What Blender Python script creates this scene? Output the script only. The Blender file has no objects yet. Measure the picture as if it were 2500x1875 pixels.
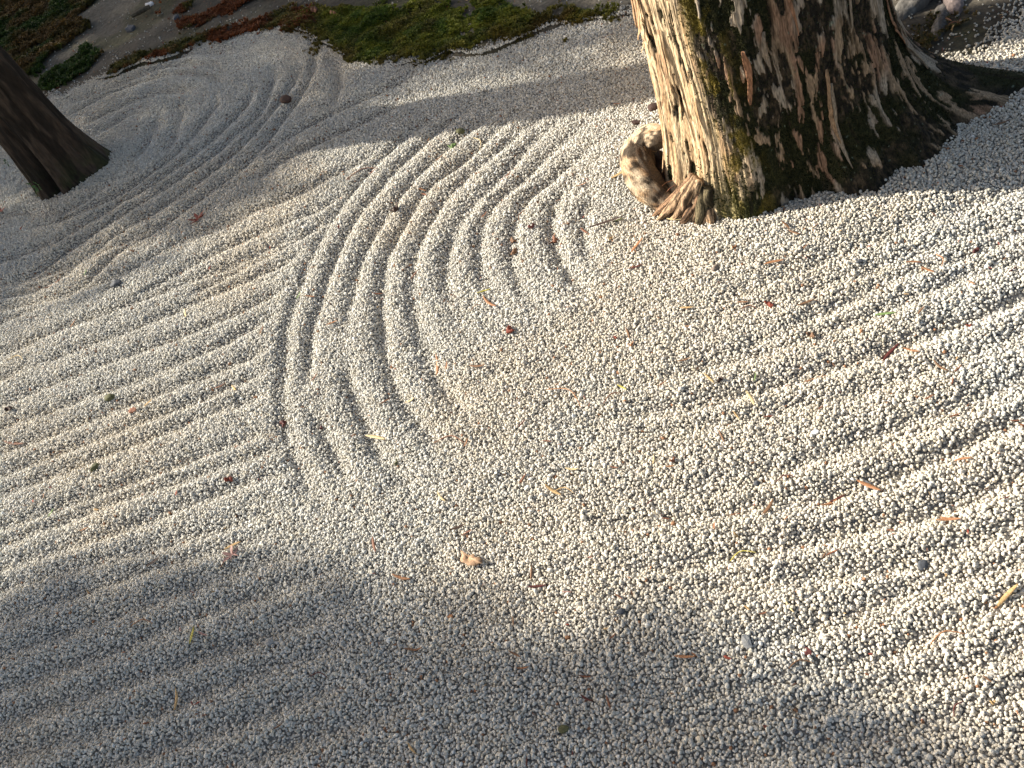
import bpy, math, random
import numpy as np
from mathutils import Vector, Matrix
from math import radians, sin, cos, atan2, hypot, tan, pi

random.seed(7); rng = np.random.default_rng(7)
C = bpy.context.scene.collection
sc = bpy.context.scene

# ------------------------------------------------------------------ camera
FPX, CAMH = 2250.0, 1.5
ROLL = atan2(1075, 1993)
PITCH = math.atan(FPX / hypot(1075, 1993))
_F = np.array([0, cos(PITCH), -sin(PITCH)])
_r0 = np.array([1.0, 0, 0]); _u0 = np.array([0, sin(PITCH), cos(PITCH)])
_R = cos(ROLL) * _r0 - sin(ROLL) * _u0
_U = sin(ROLL) * _r0 + cos(ROLL) * _u0
cam = bpy.data.cameras.new('camera'); camo = bpy.data.objects.new('camera', cam); C.objects.link(camo)
m = Matrix.Identity(4)
for i in range(3):
    m[i][0] = _R[i]; m[i][1] = _U[i]; m[i][2] = -_F[i]
m[0][3], m[1][3], m[2][3] = 0, 0, CAMH
camo.matrix_world = m
cam.sensor_width = 36; cam.lens = FPX / 2500 * 36
cam.clip_start = 0.05; cam.clip_end = 2000
sc.camera = camo

# ------------------------------------------------------------------ light
SUN_EL = radians(31); SUN_HEAD = radians(-36)         # heading = the way the light travels over the ground
SUN_DIR = np.array([cos(SUN_HEAD) * cos(SUN_EL), sin(SUN_HEAD) * cos(SUN_EL), -sin(SUN_EL)])
w = bpy.data.worlds.new('World'); sc.world = w; w.use_nodes = True
nt = w.node_tree; bg = nt.nodes['Background']
sky = nt.nodes.new('ShaderNodeTexSky'); sky.sky_type = 'NISHITA'; sky.sun_disc = False
sky.sun_elevation = SUN_EL
sky.sun_rotation = (pi / 2 - atan2(-SUN_DIR[1], -SUN_DIR[0])) % (2 * pi)
sky.dust_density = 3.0; sky.air_density = 0.8
wb = nt.nodes.new('ShaderNodeVectorMath'); wb.operation = 'MULTIPLY'; wb.inputs[1].default_value = (1.06, 1.0, 0.89)   # the camera's daylight white balance
nt.links.new(sky.outputs[0], wb.inputs[0]); nt.links.new(wb.outputs[0], bg.inputs[0]); bg.inputs[1].default_value = 0.10
sl = bpy.data.lights.new('sun', 'SUN'); sl.energy = 5.0; sl.angle = radians(0.53); sl.color = (1.0, 0.94, 0.83)
so = bpy.data.objects.new('sun', sl); C.objects.link(so)
so.rotation_euler = Vector(SUN_DIR).to_track_quat('-Z', 'Y').to_euler()
so.location = (-8, 4, 6)
sc.view_settings.view_transform = 'Standard'; sc.view_settings.look = 'None'
sc.view_settings.exposure = 1.08; sc.view_settings.gamma = 1; sc.view_settings.use_curve_mapping = False

# ------------------------------------------------------------------ helpers
def g(x, y, z=0.0):
    """where the view ray through photo point (x, y) meets the height z"""
    d = _F * FPX + _R * (x - 1250) - _U * (y - 937.5)
    t = (z - CAMH) / d[2]
    return np.array([d[0] * t, d[1] * t])
def project(P):
    P = np.asarray(P, float) - np.array([0, 0, CAMH])
    z = P @ _F
    return 1250 + FPX * (P @ _R) / z, 937.5 - FPX * (P @ _U) / z, z

def _hash(ix, iy, seed):
    h = (ix.astype(np.int64) * 374761393 + iy.astype(np.int64) * 668265263 + seed * 974711) & 0xffffffff
    h = ((h ^ (h >> 13)) * 1274126177) & 0xffffffff
    h = ((h ^ (h >> 16)) * 2246822519) & 0xffffffff
    return ((h ^ (h >> 15)) & 0xffffff) / float(0xffffff)
def vnoise(x, y, seed=0):
    x = np.asarray(x, float); y = np.asarray(y, float)
    ix = np.floor(x); iy = np.floor(y); fx = x - ix; fy = y - iy
    fx = fx * fx * (3 - 2 * fx); fy = fy * fy * (3 - 2 * fy)
    a = _hash(ix, iy, seed); b = _hash(ix + 1, iy, seed); c = _hash(ix, iy + 1, seed); d = _hash(ix + 1, iy + 1, seed)
    return (a * (1 - fx) + b * fx) * (1 - fy) + (c * (1 - fx) + d * fx) * fy
def fbm(x, y, seed=0, o=4):
    s = 0; a = 0.5; n = 0
    for k in range(o):
        s = s + a * vnoise(x * 2 ** k + 17.3 * k, y * 2 ** k - 9.1 * k, seed + k); n += a; a *= 0.5
    return s / n
def sstep(a, b, x):
    t = np.clip((np.asarray(x, float) - a) / (b - a), 0, 1); return t * t * (3 - 2 * t)
def mix(a, b, t):
    t = np.asarray(t)[..., None]; return np.asarray(a) * (1 - t) + np.asarray(b) * t

def tag(o, label=None, cat=None, group=None, kind=None):
    if label: o['label'] = label
    if cat: o['category'] = cat
    if group: o['group'] = group
    if kind: o['kind'] = kind
    return o
def link(name, me, mat=None, parent=None, loc=None):
    o = bpy.data.objects.new(name, me); C.objects.link(o)
    if mat and me: me.materials.append(mat)
    if parent: o.parent = parent
    if loc is not None: o.location = loc
    return o
def mesh(name, v, f, smooth=True, col=None):
    me = bpy.data.meshes.new(name)
    v = np.asarray(v, np.float32)
    if isinstance(f, np.ndarray):
        n, k = f.shape
        me.vertices.add(len(v)); me.vertices.foreach_set('co', v.ravel())
        me.loops.add(n * k); me.loops.foreach_set('vertex_index', f.astype(np.int32).ravel())
        me.polygons.add(n); me.polygons.foreach_set('loop_start', np.arange(0, n * k, k, dtype=np.int32))
        me.polygons.foreach_set('loop_total', np.full(n, k, np.int32))
        me.update(calc_edges=True)
    else:
        me.from_pydata([tuple(map(float, p)) for p in v], [], f); me.update()
    me.polygons.foreach_set('use_smooth', np.full(len(me.polygons), smooth, bool))
    if col is not None: set_col(me, col)
    me.validate()
    return me
def set_col(me, col):
    a = me.color_attributes.new('col', 'FLOAT_COLOR', 'POINT')
    c = np.ones((len(me.vertices), 4), np.float32); c[:, :3] = col
    a.data.foreach_set('color', c.ravel())
def gridfaces(nu, nv, wrap=False):
    i, j = np.meshgrid(np.arange(nu if wrap else nu - 1), np.arange(nv - 1), indexing='ij')
    i = i.ravel(); j = j.ravel(); i2 = (i + 1) % nu
    return np.stack([i * nv + j, i2 * nv + j, i2 * nv + j + 1, i * nv + j + 1], 1)

def mat(name, base=(0.5, 0.5, 0.5), rough=0.85, attr=None, inst=False, var=0.25, nscale=80, bump=0.3, bdist=0.002,
        stretch=(1, 1, 1), trans=0.0, spec=0.3):
    ma = bpy.data.materials.new(name); ma.use_nodes = True
    n = ma.node_tree.nodes; l = ma.node_tree.links; b = n['Principled BSDF']
    b.inputs['Roughness'].default_value = rough
    b.inputs['Specular IOR Level'].default_value = spec
    tc = n.new('ShaderNodeTexCoord'); mp = n.new('ShaderNodeMapping'); mp.inputs['Scale'].default_value = stretch
    l.new(tc.outputs['Object'], mp.inputs[0])
    nz = n.new('ShaderNodeTexNoise'); nz.inputs['Scale'].default_value = nscale; nz.inputs['Detail'].default_value = 5
    l.new(mp.outputs[0], nz.inputs['Vector'])
    mr = n.new('ShaderNodeMapRange'); mr.inputs[1].default_value = 0.3; mr.inputs[2].default_value = 0.7
    mr.inputs[3].default_value = 1 - var; mr.inputs[4].default_value = 1 + var
    l.new(nz.outputs[0], mr.inputs[0])
    vm = n.new('ShaderNodeVectorMath'); vm.operation = 'SCALE'
    if attr:
        at = n.new('ShaderNodeAttribute'); at.attribute_name = attr
        if inst: at.attribute_type = 'INSTANCER'
        l.new(at.outputs['Color'], vm.inputs[0])
    else: vm.inputs[0].default_value = base
    l.new(mr.outputs[0], vm.inputs['Scale']); l.new(vm.outputs[0], b.inputs['Base Color'])
    if bump:
        bp = n.new('ShaderNodeBump'); bp.inputs['Strength'].default_value = bump; bp.inputs['Distance'].default_value = bdist
        l.new(nz.outputs[0], bp.inputs['Height']); l.new(bp.outputs[0], b.inputs['Normal'])
    if trans:
        tr = n.new('ShaderNodeBsdfTranslucent'); ms = n.new('ShaderNodeMixShader'); ms.inputs[0].default_value = trans
        l.new(vm.outputs[0], tr.inputs[0]); l.new(b.outputs[0], ms.inputs[1]); l.new(tr.outputs[0], ms.inputs[2])
        l.new(ms.outputs[0], n['Material Output'].inputs[0])
    return ma

M_peb = mat('pebble_stone', attr='col', inst=True, rough=0.8, var=0.12, nscale=1.6, bump=0.35, bdist=0.06)
M_bed = mat('gravel_dust', (0.30, 0.28, 0.25), rough=0.95, var=0.35, nscale=220, bump=0.8, bdist=0.003)
M_soil = mat('damp_soil', attr='col', rough=0.95, var=0.4, nscale=60, bump=0.9, bdist=0.006)
M_moss = mat('moss_leaf', attr='col', inst=True, rough=0.8, var=0.2, nscale=3, bump=0, trans=0.25)
M_bark = mat('bark', attr='col', rough=0.9, var=0.5, nscale=330, bump=0.9, bdist=0.0025, stretch=(1, 1, 0.2), spec=0.2)
M_dbark = mat('dark_bark', attr='col', rough=0.9, var=0.35, nscale=120, bump=0.8, bdist=0.004, stretch=(1, 1, 0.25), spec=0.2)
M_leaf = mat('tree_leaf', (0.05, 0.085, 0.02), rough=0.6, var=0.3, nscale=2, bump=0, trans=0.2)
_lm = {}
def litmat(c, kind='leaf'):
    k = (tuple(round(q, 3) for q in c), kind)
    if k not in _lm:
        _lm[k] = mat('dry_' + kind, c, rough=0.6 if kind == 'leaf' else 0.8, var=0.3, nscale=400 if kind == 'leaf' else 250,
                     bump=0.5, bdist=0.0008, trans=0.12 if kind == 'leaf' else 0)
    return _lm[k]

# ------------------------------------------------------------------ raked relief
def catmull(P, step=0.012):
    P = np.asarray(P, float)
    Q = np.vstack([2 * P[0] - P[1], P, 2 * P[-1] - P[-2]]); out = []
    for i in range(1, len(Q) - 2):
        n = max(2, int(np.linalg.norm(Q[i + 1] - Q[i]) / step))
        t = np.linspace(0, 1, n, endpoint=False)[:, None]
        out.append(0.5 * (2 * Q[i] + (Q[i + 1] - Q[i - 1]) * t + (2 * Q[i - 1] - 5 * Q[i] + 4 * Q[i + 1] - Q[i + 2]) * t ** 2
                          + (-Q[i - 1] + 3 * Q[i] - 3 * Q[i + 1] + Q[i + 2]) * t ** 3))
    out.append(Q[-2][None]); return np.vstack(out)
# view point A: offset 600,150 x .7092 / B: 600,725 / T: 0,50 / L: 0,500 x .9456 / D: 0,975 x .9456 / R: 1300,475 / S: 1300,975
VW = dict(A=(600, 150, .7092), B=(600, 725, .7092), T=(0, 50, .7092), L=(0, 500, .9456), D=(0, 975, .9456),
          R=(1300, 475, .9456), S=(1300, 975, .9456))
def pts(v, *p):
    ox, oy, k = VW[v]; return [tuple(g(ox + k * a, oy + k * b)) for a, b in p]
VAL = []   # (points, depth, sigma, taper at start, taper at end)
def val(p, d=0.018, s=0.024, t0=0.10, t1=0.10): VAL.append((catmull(p), d, s, t0, t1))
# arcs round the big trunk
val(pts('A', (790,105),(700,160),(600,215),(520,275),(460,330),(400,395),(330,480),(280,555),(240,640),(205,730),(175,811)) +
    pts('B', (140,100),(128,200),(120,300),(125,400),(150,520),(190,600),(235,680),(290,760)), .017, .022, .3, .2)
val(pts('A', (860,105),(780,150),(700,205),(620,262),(560,315),(500,375),(455,432),(400,500),(350,570),(312,650),(283,730),(262,811)) +
    pts('B', (225,100),(212,200),(203,290),(185,350)), .021, .022, .3, .12)
val(pts('B', (225,360),(250,440),(290,520),(330,590),(360,660)), .020, .022, .12, .12)
val(pts('A', (960,105),(880,165),(800,215),(730,262),(665,310),(610,360),(560,415),(510,480),(470,535),(430,605),(395,680),(375,750),(362,811)) +
    pts('B', (350,60),(345,130),(345,190)), .019, .022, .35, .2)
val(pts('B', (325,225),(350,300),(380,380),(412,445),(450,520),(510,590),(580,655),(670,720)), .022, .023, .08, .3)
val(pts('A', (1020,110),(940,170),(860,232),(790,292),(725,350),(655,405),(603,455),(558,520),(520,590),(490,660),(472,740),(460,811)) +
    pts('B', (460,80),(465,160),(480,230),(510,310),(550,380),(600,435),(665,500),(740,560),(820,610)), .022, .022, .35, .35)
val(pts('A', (1120,110),(1040,165),(950,232),(870,300),(800,355),(740,412),(682,470),(638,530),(604,600),(582,680),(574,740),(574,811)) +
    pts('B', (582,80),(600,150),(625,220),(665,290),(710,345),(770,405),(840,465),(930,525)), .020, .023, .35, .35)
val(pts('A', (1190,120),(1110,180),(1030,235),(960,292),(900,360),(840,425),(785,480),(740,535),(710,595),(690,660),(685,730),(700,811),(730,880),(790,960)), .018, .024, .35, .3)
val(pts('A', (1270,130),(1200,180),(1120,250),(1050,300),(990,362),(930,415),(870,470),(825,530),(800,600),(800,660),(812,720),(850,800),(920,880)), .019, .023, .35, .3)
val(pts('A', (1300,210),(1230,260),(1150,320),(1065,388),(985,450),(935,520),(915,600),(917,680),(935,745),(970,800),(1040,870)), .021, .022, .3, .2)
val(pts('A', (1180,360),(1110,425),(1062,485),(1045,560),(1055,620),(1082,685),(1125,745),(1180,795),(1260,850)), .020, .021, .2, .2)
val(pts('A', (1215,430),(1172,500),(1160,570),(1180,650),(1230,710)), .015, .022, .1, .1)
# straight lines on the left
LS = dict(d=.019, s=.022, t0=.05, t1=.12)
for p in [
    pts('T', (-160,1010),(230,930),(400,795),(560,700),(700,600),(830,505),(920,410),(1000,300),(1050,220),(1078,140),(1070,80)),
    pts('T', (-160,960),(120,915),(300,800),(450,700),(600,610),(750,500),(860,400),(940,300),(1005,210),(1035,130)),
    pts('T', (-160,900),(50,890),(250,770),(420,660),(570,570),(720,470),(840,370),(900,300),(930,220),(950,140)),
    pts('T', (-100,860),(60,800),(210,740),(380,640),(520,560),(680,450),(800,340),(860,260),(880,200)),
    pts('T', (100,720),(350,620),(480,550),(620,440),(700,350),(740,290),(745,240)),
    pts('T', (-120,720),(60,660),(200,660),(330,590),(420,520)),
]: val(p, .024, .026, .15, .2)
val(pts('T', (440,500),(505,410),(535,340),(550,300)), .020, .03, .1, .1)
val(pts('T', (560,470),(595,400),(612,330),(600,280)), .020, .03, .1, .1)
for p in [
    pts('T', (190,350),(350,262),(470,212),(600,182),(720,190),(800,230)),
    pts('T', (240,385),(400,305),(520,255),(620,240),(700,262)),
    pts('T', (200,300),(400,220),(560,160),(700,150),(820,180)),
    pts('T', (290,420),(420,340),(540,295)),
    pts('T', (330,215),(500,150),(680,110),(850,110)),
    pts('T', (1130,330),(1160,240),(1150,150),(1110,90)),
]: val(p, .020, .030, .15, .2)
for p in [
    pts('T', (340,950),(450,860),(600,765),(780,690),(1000,600),(1180,510),(1330,430)),
    pts('T', (470,950),(700,815),(900,725),(1080,650),(1230,560)),
    pts('T', (640,950),(800,860),(960,780),(1100,700),(1200,640)),
    pts('T', (860,560),(980,480),(1100,420),(1269,340),(1400,270)),
    pts('T', (880,480),(1000,400),(1150,320),(1300,250),(1450,180)),
    pts('L', (-150,275),(0,215),(280,110),(430,40)),
    pts('L', (-150,355),(0,300),(150,238),(280,190),(420,118),(560,60),(700,0)),
    pts('L', (-150,440),(0,385),(150,322),(300,268),(430,220),(560,168),(700,105),(815,55)),
    pts('L', (-150,500),(0,448),(170,382),(330,322),(480,258),(640,190),(800,108)),
    pts('L', (-150,565),(0,512),(130,462),(250,418),(400,362),(560,300),(680,242),(775,190)),
    pts('L', (-150,625),(0,572),(150,520),(300,468),(480,400),(640,322),(745,262)),
    pts('L', (-150,690),(0,635),(160,578),(300,525),(480,460),(640,392),(735,345)),
    pts('L', (-150,745),(0,692),(150,638),(300,585),(450,528),(600,465),(722,415)),
    pts('L', (-150,800),(0,745),(130,695),(260,648),(400,595),(560,530),(722,480)),
    pts('L', (-150,868),(30,820),(200,758),(400,690),(560,630),(735,570)),
    pts('L', (-150,920),(0,872),(150,818),(300,760),(500,695),(640,650),(765,618)),
    pts('L', (-150,985),(0,932),(180,878),(350,820),(500,765),(640,715),(800,672)),
]: val(p, **LS)
for p in [
    pts('D', (-200,560),(0,490),(200,430),(380,385),(520,345),(650,308),(830,262)),
    pts('D', (-200,640),(0,572),(160,512),(300,460),(500,400),(700,345),(850,320)),
    pts('D', (-200,720),(0,655),(160,600),(300,552),(430,500),(560,452),(760,400),(900,370)),
    pts('D', (-200,815),(0,745),(160,690),(300,642),(450,580),(600,522),(850,450),(1000,420)),
    pts('D', (-200,905),(0,835),(180,775),(350,722),(520,660),(700,600),(900,530),(1060,490)),
    pts('D', (-200,990),(0,925),(180,875),(330,820),(500,760),(700,690),(860,640),(1000,600)),
    pts('D', (-100,1060),(150,975),(330,920),(520,860),(720,790),(900,725),(1080,680)),
    pts('D', (200,1060),(420,985),(640,920),(860,850),(1060,790),(1250,750)),
]: val(p, .018, .023, .05, .35)
# straight lines on the right
for d, p in [
    (.008, pts('R', (820,150),(930,100),(1050,55),(1180,5),(1300,-50))),
    (.010, pts('R', (800,222),(940,172),(1050,128),(1160,92),(1290,50),(1400,0))),
    (.012, pts('R', (780,290),(880,238),(960,205),(1130,145),(1269,85),(1400,30))),
    (.014, pts('R', (680,380),(850,322),(1000,258),(1120,205),(1269,152),(1400,100))),
    (.020, pts('R', (690,472),(860,420),(950,385),(1060,345),(1200,290),(1269,255),(1400,200))),
    (.012, pts('R', (750,532),(880,500),(1000,460),(1100,420),(1269,352),(1400,300))),
    (.016, pts('R', (780,660),(900,612),(1050,560),(1200,500),(1269,465),(1400,410))),
    (.012, pts('R', (640,705),(850,650),(1000,602),(1130,555),(1269,500),(1400,450))),
    (.018, pts('R', (660,790),(800,760),(950,712),(1100,645),(1250,582),(1400,520))),
    (.020, pts('R', (700,892),(850,855),(960,832),(1070,800),(1180,755),(1300,690),(1400,640))),
    (.014, pts('S', (800,445),(900,430),(1000,405),(1130,370),(1269,325),(1400,280))),
    (.013, pts('S', (880,530),(1000,480),(1120,455),(1269,412),(1400,370))),
    (.013, pts('S', (850,665),(1000,618),(1120,565),(1269,505),(1400,450))),
    (.013, pts('S', (800,770),(950,735),(1100,700),(1269,625),(1400,570))),
    (.012, pts('S', (700,900),(850,865),(1000,835),(1269,745),(1400,690))),
    (.006, pts('S', (100,960),(350,870),(600,790),(760,750))),
    (.006, pts('S', (150,780),(350,730),(600,655),(780,600))),
]:
    a0 = np.array(p[0]); dr = np.array(p[0]) - np.array(p[1]); dr /= np.linalg.norm(dr); nn = np.array([-dr[1], dr[0]])
    pre = [tuple(a0 + dr * q + np.array([0, 1.0]) * q * q * .30) for q in (.62, .42, .22)]   # the strokes bend gently round the trunk as they fade
    val(pre + p, d * 1.05, .021, .60, .05)

GX0, GX1, GY0, GY1, GS = -3.6, 3.0, -0.4, 6.6, 0.008
nx = int((GX1 - GX0) / GS) + 1; ny = int((GY1 - GY0) / GS) + 1
HG = np.zeros((nx, ny))
for P, d, s, t0, t1 in VAL:
    L = np.concatenate([[0], np.cumsum(np.linalg.norm(np.diff(P, axis=0), axis=1))])
    tap = sstep(0, max(t0, .01), L) * sstep(0, max(t1, .01), L[-1] - L)
    wob = 0.85 + 0.3 * vnoise(L / 0.12, L * 0 + len(P), 5)
    off = (vnoise(L / 0.16, L * 0 + len(P) * 1.3, 9) - 0.5) * 0.008
    T = np.gradient(P, axis=0); T /= np.linalg.norm(T, axis=1)[:, None] + 1e-9
    P2 = P + np.stack([-T[:, 1], T[:, 0]], 1) * off[:, None]
    rad = int(2.4 * s / GS)
    for (px, py), a in zip(P2, d * tap * wob):
        ci = int((px - GX0) / GS); cj = int((py - GY0) / GS)
        i0, i1, j0, j1 = max(0, ci - rad), min(nx, ci + rad + 1), max(0, cj - rad), min(ny, cj + rad + 1)
        if i0 >= i1 or j0 >= j1 or a <= 0: continue
        xs = GX0 + np.arange(i0, i1) * GS - px; ys = GY0 + np.arange(j0, j1) * GS - py
        v = a * np.exp(-(xs[:, None] ** 2 + ys[None, :] ** 2) / s ** 2)
        np.maximum(HG[i0:i1, j0:j1], v, out=HG[i0:i1, j0:j1])
xx, yy = np.meshgrid(GX0 + np.arange(nx) * GS, GY0 + np.arange(ny) * GS, indexing='ij')
BIG = np.array([0.90, 1.84]); SML = np.array([-1.175, 3.77])
HG = -HG + (fbm(xx / 0.45, yy / 0.45, 21, 3) - .5) * 0.020 + (fbm(xx / 0.05, yy / 0.05, 31, 2) - .5) * 0.008
HG += 0.02 * np.exp(-((np.hypot(xx - BIG[0], yy - BIG[1]) - .36) / .12) ** 2) * sstep(1.9, 1.5, yy)
def H(x, y):
    fx = np.clip((np.asarray(x) - GX0) / GS, 0, nx - 1.001); fy = np.clip((np.asarray(y) - GY0) / GS, 0, ny - 1.001)
    i = fx.astype(int); j = fy.astype(int); u = fx - i; v = fy - j
    return (HG[i, j] * (1 - u) + HG[i + 1, j] * u) * (1 - v) + (HG[i, j + 1] * (1 - u) + HG[i + 1, j + 1] * u) * v

# edge of the gravel
EDG = [g(*p) for p in [(0,345),(135,235),(270,183),(450,122),(590,82),(700,62),(745,78),(810,112),(865,150),(930,165),(1050,148),
                       (1150,128),(1250,88),(1330,66),(1440,52),(1540,38)]]
EDG = [(-6, 5.6), (-3.5, 5.2)] + [tuple(e) for e in EDG] + [(1.12, 2.2), tuple(g(2290,175)), tuple(g(2350,150)), tuple(g(2420,105)), tuple(g(2500,62)), (3.0, 2.6), (6, 3.4)]
EDG = sorted(EDG); ex = np.array([e[0] for e in EDG]); ey = np.array([e[1] for e in EDG])
def edge(x, y):
    """> 0 on the gravel, roughly metres from its edge"""
    return np.interp(x, ex, ey) - y + (fbm(x / .12, y / .12, 41, 3) - .5) * 0.16

# ------------------------------------------------------------------ ground
v = [(-900, -900, -.12), (900, -900, -.12), (900, 900, -.12), (-900, 900, -.12)]
o = link('ground', mesh('ground', v, [(0, 1, 2, 3)], False, np.array([[.07, .06, .045]] * 4)), M_soil); tag(o, kind='structure')
st = 0.02; ax = np.arange(-3.5, 2.9, st); ay = np.arange(-.35, 6.5, st)
X, Y = np.meshgrid(ax, ay, indexing='ij')
Z = H(X, Y) - 0.004 - 0.03 * sstep(0.02, -0.25, edge(X, Y))
o = link('gravel_bed', mesh('gravel_bed', np.stack([X.ravel(), Y.ravel(), Z.ravel()], 1), gridfaces(len(ax), len(ay))), M_bed)
tag(o, kind='structure')
ax = np.concatenate([np.linspace(-30, -4, 40), np.arange(-3.9, 3.6, .022), np.linspace(4, 30, 40)])
ay = np.concatenate([np.arange(1.2, 8.5, .025), np.linspace(8.7, 50, 60)])
X, Y = np.meshgrid(ax, ay, indexing='ij')
E_ = edge(X, Y)
Z = 0.002 + (fbm(X / .5, Y / .5, 51, 3) - .5) * .05 + (fbm(X / .07, Y / .07, 52, 3) - .5) * .014 - .07 * sstep(-.02, .16, E_)
cn = fbm(X / .35, Y / .35, 55, 4); c2 = fbm(X / .03, Y / .03, 57, 2)
cc = mix((.050, .042, .030), (.105, .092, .070), sstep(.35, .65, cn))
cc = mix(cc, (.055, .052, .022), sstep(.52, .68, fbm(X / .25, Y / .25, 58, 3)) * .7)
cc = cc * (0.7 + .6 * c2[..., None])
o = link('soil', mesh('soil', np.stack([X.ravel(), Y.ravel(), Z.ravel()], 1), gridfaces(len(ax), len(ay)), True, cc.reshape(-1, 3)), M_soil)
tag(o, kind='structure')
def soilz(x, y):
    return 0.002 + (fbm(x / .5, y / .5, 51, 3) - .5) * .05 + (fbm(x / .07, y / .07, 52, 3) - .5) * .014
def gz(x, y):
    x = np.asarray(x, float); y = np.asarray(y, float)
    return np.where(edge(x, y) > 0.03, H(x, y), soilz(x, y))

# ------------------------------------------------------------------ instances on points
def ico(sub, jit, seed, ang=False):
    import bmesh
    bm = bmesh.new(); bmesh.ops.create_icosphere(bm, subdivisions=sub, radius=1)
    r = random.Random(seed)
    dirs = [Vector((r.gauss(0, 1), r.gauss(0, 1), r.gauss(0, 1))).normalized() for _ in range(9)]
    lim = [r.uniform(.62, .92) for _ in dirs]
    for vv in bm.verts:
        n = vv.co.normalized(); k = 1.0
        for d, li in zip(dirs, lim):
            q = n.dot(d)
            if q > .05: k = min(k, li / q if ang else 1 / (1 / 1.0 ** 6 + (q / li) ** 6) ** (1 / 6))
        vv.co = n * k * (1 + r.uniform(-jit, jit))
    me = bpy.data.meshes.new('pebble'); bm.to_mesh(me); bm.free()
    me.polygons.foreach_set('use_smooth', np.full(len(me.polygons), True)); return me
def scatter(name, P, rot, scl, col, idx, sources, mt):
    me = bpy.data.meshes.new(name); me.vertices.add(len(P)); me.vertices.foreach_set('co', np.asarray(P, np.float32).ravel())
    for nme, arr, ty in (('rot', rot, 'FLOAT_VECTOR'), ('scl', scl, 'FLOAT_VECTOR')):
        a = me.attributes.new(nme, ty, 'POINT'); a.data.foreach_set('vector', np.asarray(arr, np.float32).ravel())
    a = me.attributes.new('idx', 'INT', 'POINT'); a.data.foreach_set('value', np.asarray(idx, np.int32))
    a = me.attributes.new('col', 'FLOAT_COLOR', 'POINT'); c = np.ones((len(P), 4), np.float32); c[:, :3] = col; a.data.foreach_set('color', c.ravel())
    o = link(name, me)
    cl = bpy.data.collections.new(name + '_shapes')
    for k, s in enumerate(sources):
        s.materials.append(mt); q = bpy.data.objects.new('%s_shape_%02d' % (name, k), s); cl.objects.link(q)
    ng = bpy.data.node_groups.new(name, 'GeometryNodeTree')
    ng.interface.new_socket('Geometry', in_out='INPUT', socket_type='NodeSocketGeometry')
    ng.interface.new_socket('Geometry', in_out='OUTPUT', socket_type='NodeSocketGeometry')
    N = ng.nodes; L = ng.links
    gi = N.new('NodeGroupInput'); go = N.new('NodeGroupOutput')
    ip = N.new('GeometryNodeInstanceOnPoints'); ci = N.new('GeometryNodeCollectionInfo')
    ci.inputs['Collection'].default_value = cl; ci.inputs['Separate Children'].default_value = True; ci.inputs['Reset Children'].default_value = True
    def na(nm, ty):
        n = N.new('GeometryNodeInputNamedAttribute'); n.data_type = ty; n.inputs['Name'].default_value = nm; return n.outputs['Attribute']
    L.new(gi.outputs[0], ip.inputs['Points']); L.new(ci.outputs[0], ip.inputs['Instance']); ip.inputs['Pick Instance'].default_value = True
    L.new(na('idx', 'INT'), ip.inputs['Instance Index'])
    e2r = N.new('FunctionNodeEulerToRotation'); L.new(na('rot', 'FLOAT_VECTOR'), e2r.inputs[0]); L.new(e2r.outputs[0], ip.inputs['Rotation'])
    L.new(na('scl', 'FLOAT_VECTOR'), ip.inputs['Scale']); L.new(ip.outputs[0], go.inputs[0])
    md = o.modifiers.new('scatter', 'NODES'); md.node_group = ng
    return o

# pebbles: a jittered lattice over everything the camera can see, with a margin
sp = 0.0057
ax = np.arange(-2.5, 2.4, sp); ay = np.arange(0.05, 5.6, sp * .9)
X, Y = np.meshgrid(ax, ay, indexing='ij'); X = X + (np.arange(len(ay)) % 2)[None, :] * sp * .5
X = X.ravel() + rng.uniform(-.42, .42, X.size) * sp; Y = Y.ravel() + rng.uniform(-.42, .42, Y.size) * sp
u_, v_, z_ = project(np.stack([X, Y, np.zeros_like(X)], 1))
k = (z_ > 0) & (u_ > -260) & (u_ < 2760) & (v_ > -150) & (v_ < 2150)
X, Y = X[k], Y[k]
pr = sstep(-.10, .06, edge(X, Y)) ** 1.5
pr *= 1 - 0.95 * sstep(.17, .13, np.hypot(X - SML[0], Y - SML[1]) )
k = rng.random(len(X)) < pr; X, Y = X[k], Y[k]
n0 = len(X)
top = rng.random(n0) < .34
X = np.concatenate([X, X[top] + rng.uniform(-.5, .5, top.sum()) * sp]); Y = np.concatenate([Y, Y[top] + rng.uniform(-.5, .5, top.sum()) * sp])
lay = np.concatenate([np.zeros(n0), np.ones(top.sum())])
# stray pebbles thrown on the soil
sx = rng.uniform(-3, 2.6, 60000); sy = rng.uniform(1.5, 7, 60000); e_ = edge(sx, sy)
dn = fbm(sx / .3, sy / .3, 61, 3)
k = (e_ < 0) & (rng.random(60000) < .75 * np.exp(e_ / .16) + .10 * sstep(.4, .6, dn) + .55 * ((sx > 1.15) * sstep(-.9, -.1, e_)))
sx, sy = sx[k], sy[k]
Z = H(X, Y) + lay * .0034 + rng.normal(0, .0009, len(X)) - 0.05 * sstep(0.02, -0.2, edge(X, Y)) * 0
Z = np.where(edge(X, Y) < .03, np.maximum(soilz(X, Y) + .001 + lay * .002, Z), Z)
X = np.concatenate([X, sx]); Y = np.concatenate([Y, sy]); Z = np.concatenate([Z, soilz(sx, sy) + .001])
n = len(X)
r = np.clip(rng.lognormal(math.log(.0032), .21, n), .0019, .0062)
big = rng.random(n) < .012; r[big] *= 1.35
r[n0 + int(top.sum()):] *= rng.uniform(.7, 1.25, n - n0 - int(top.sum()))
S = np.stack([r * rng.uniform(.95, 1.3, n), r * rng.uniform(.85, 1.1, n), r * rng.uniform(.72, 1.0, n)], 1)
Rt = rng.uniform(-pi, pi, (n, 3)); Rt[:, :2] *= .35
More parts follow.
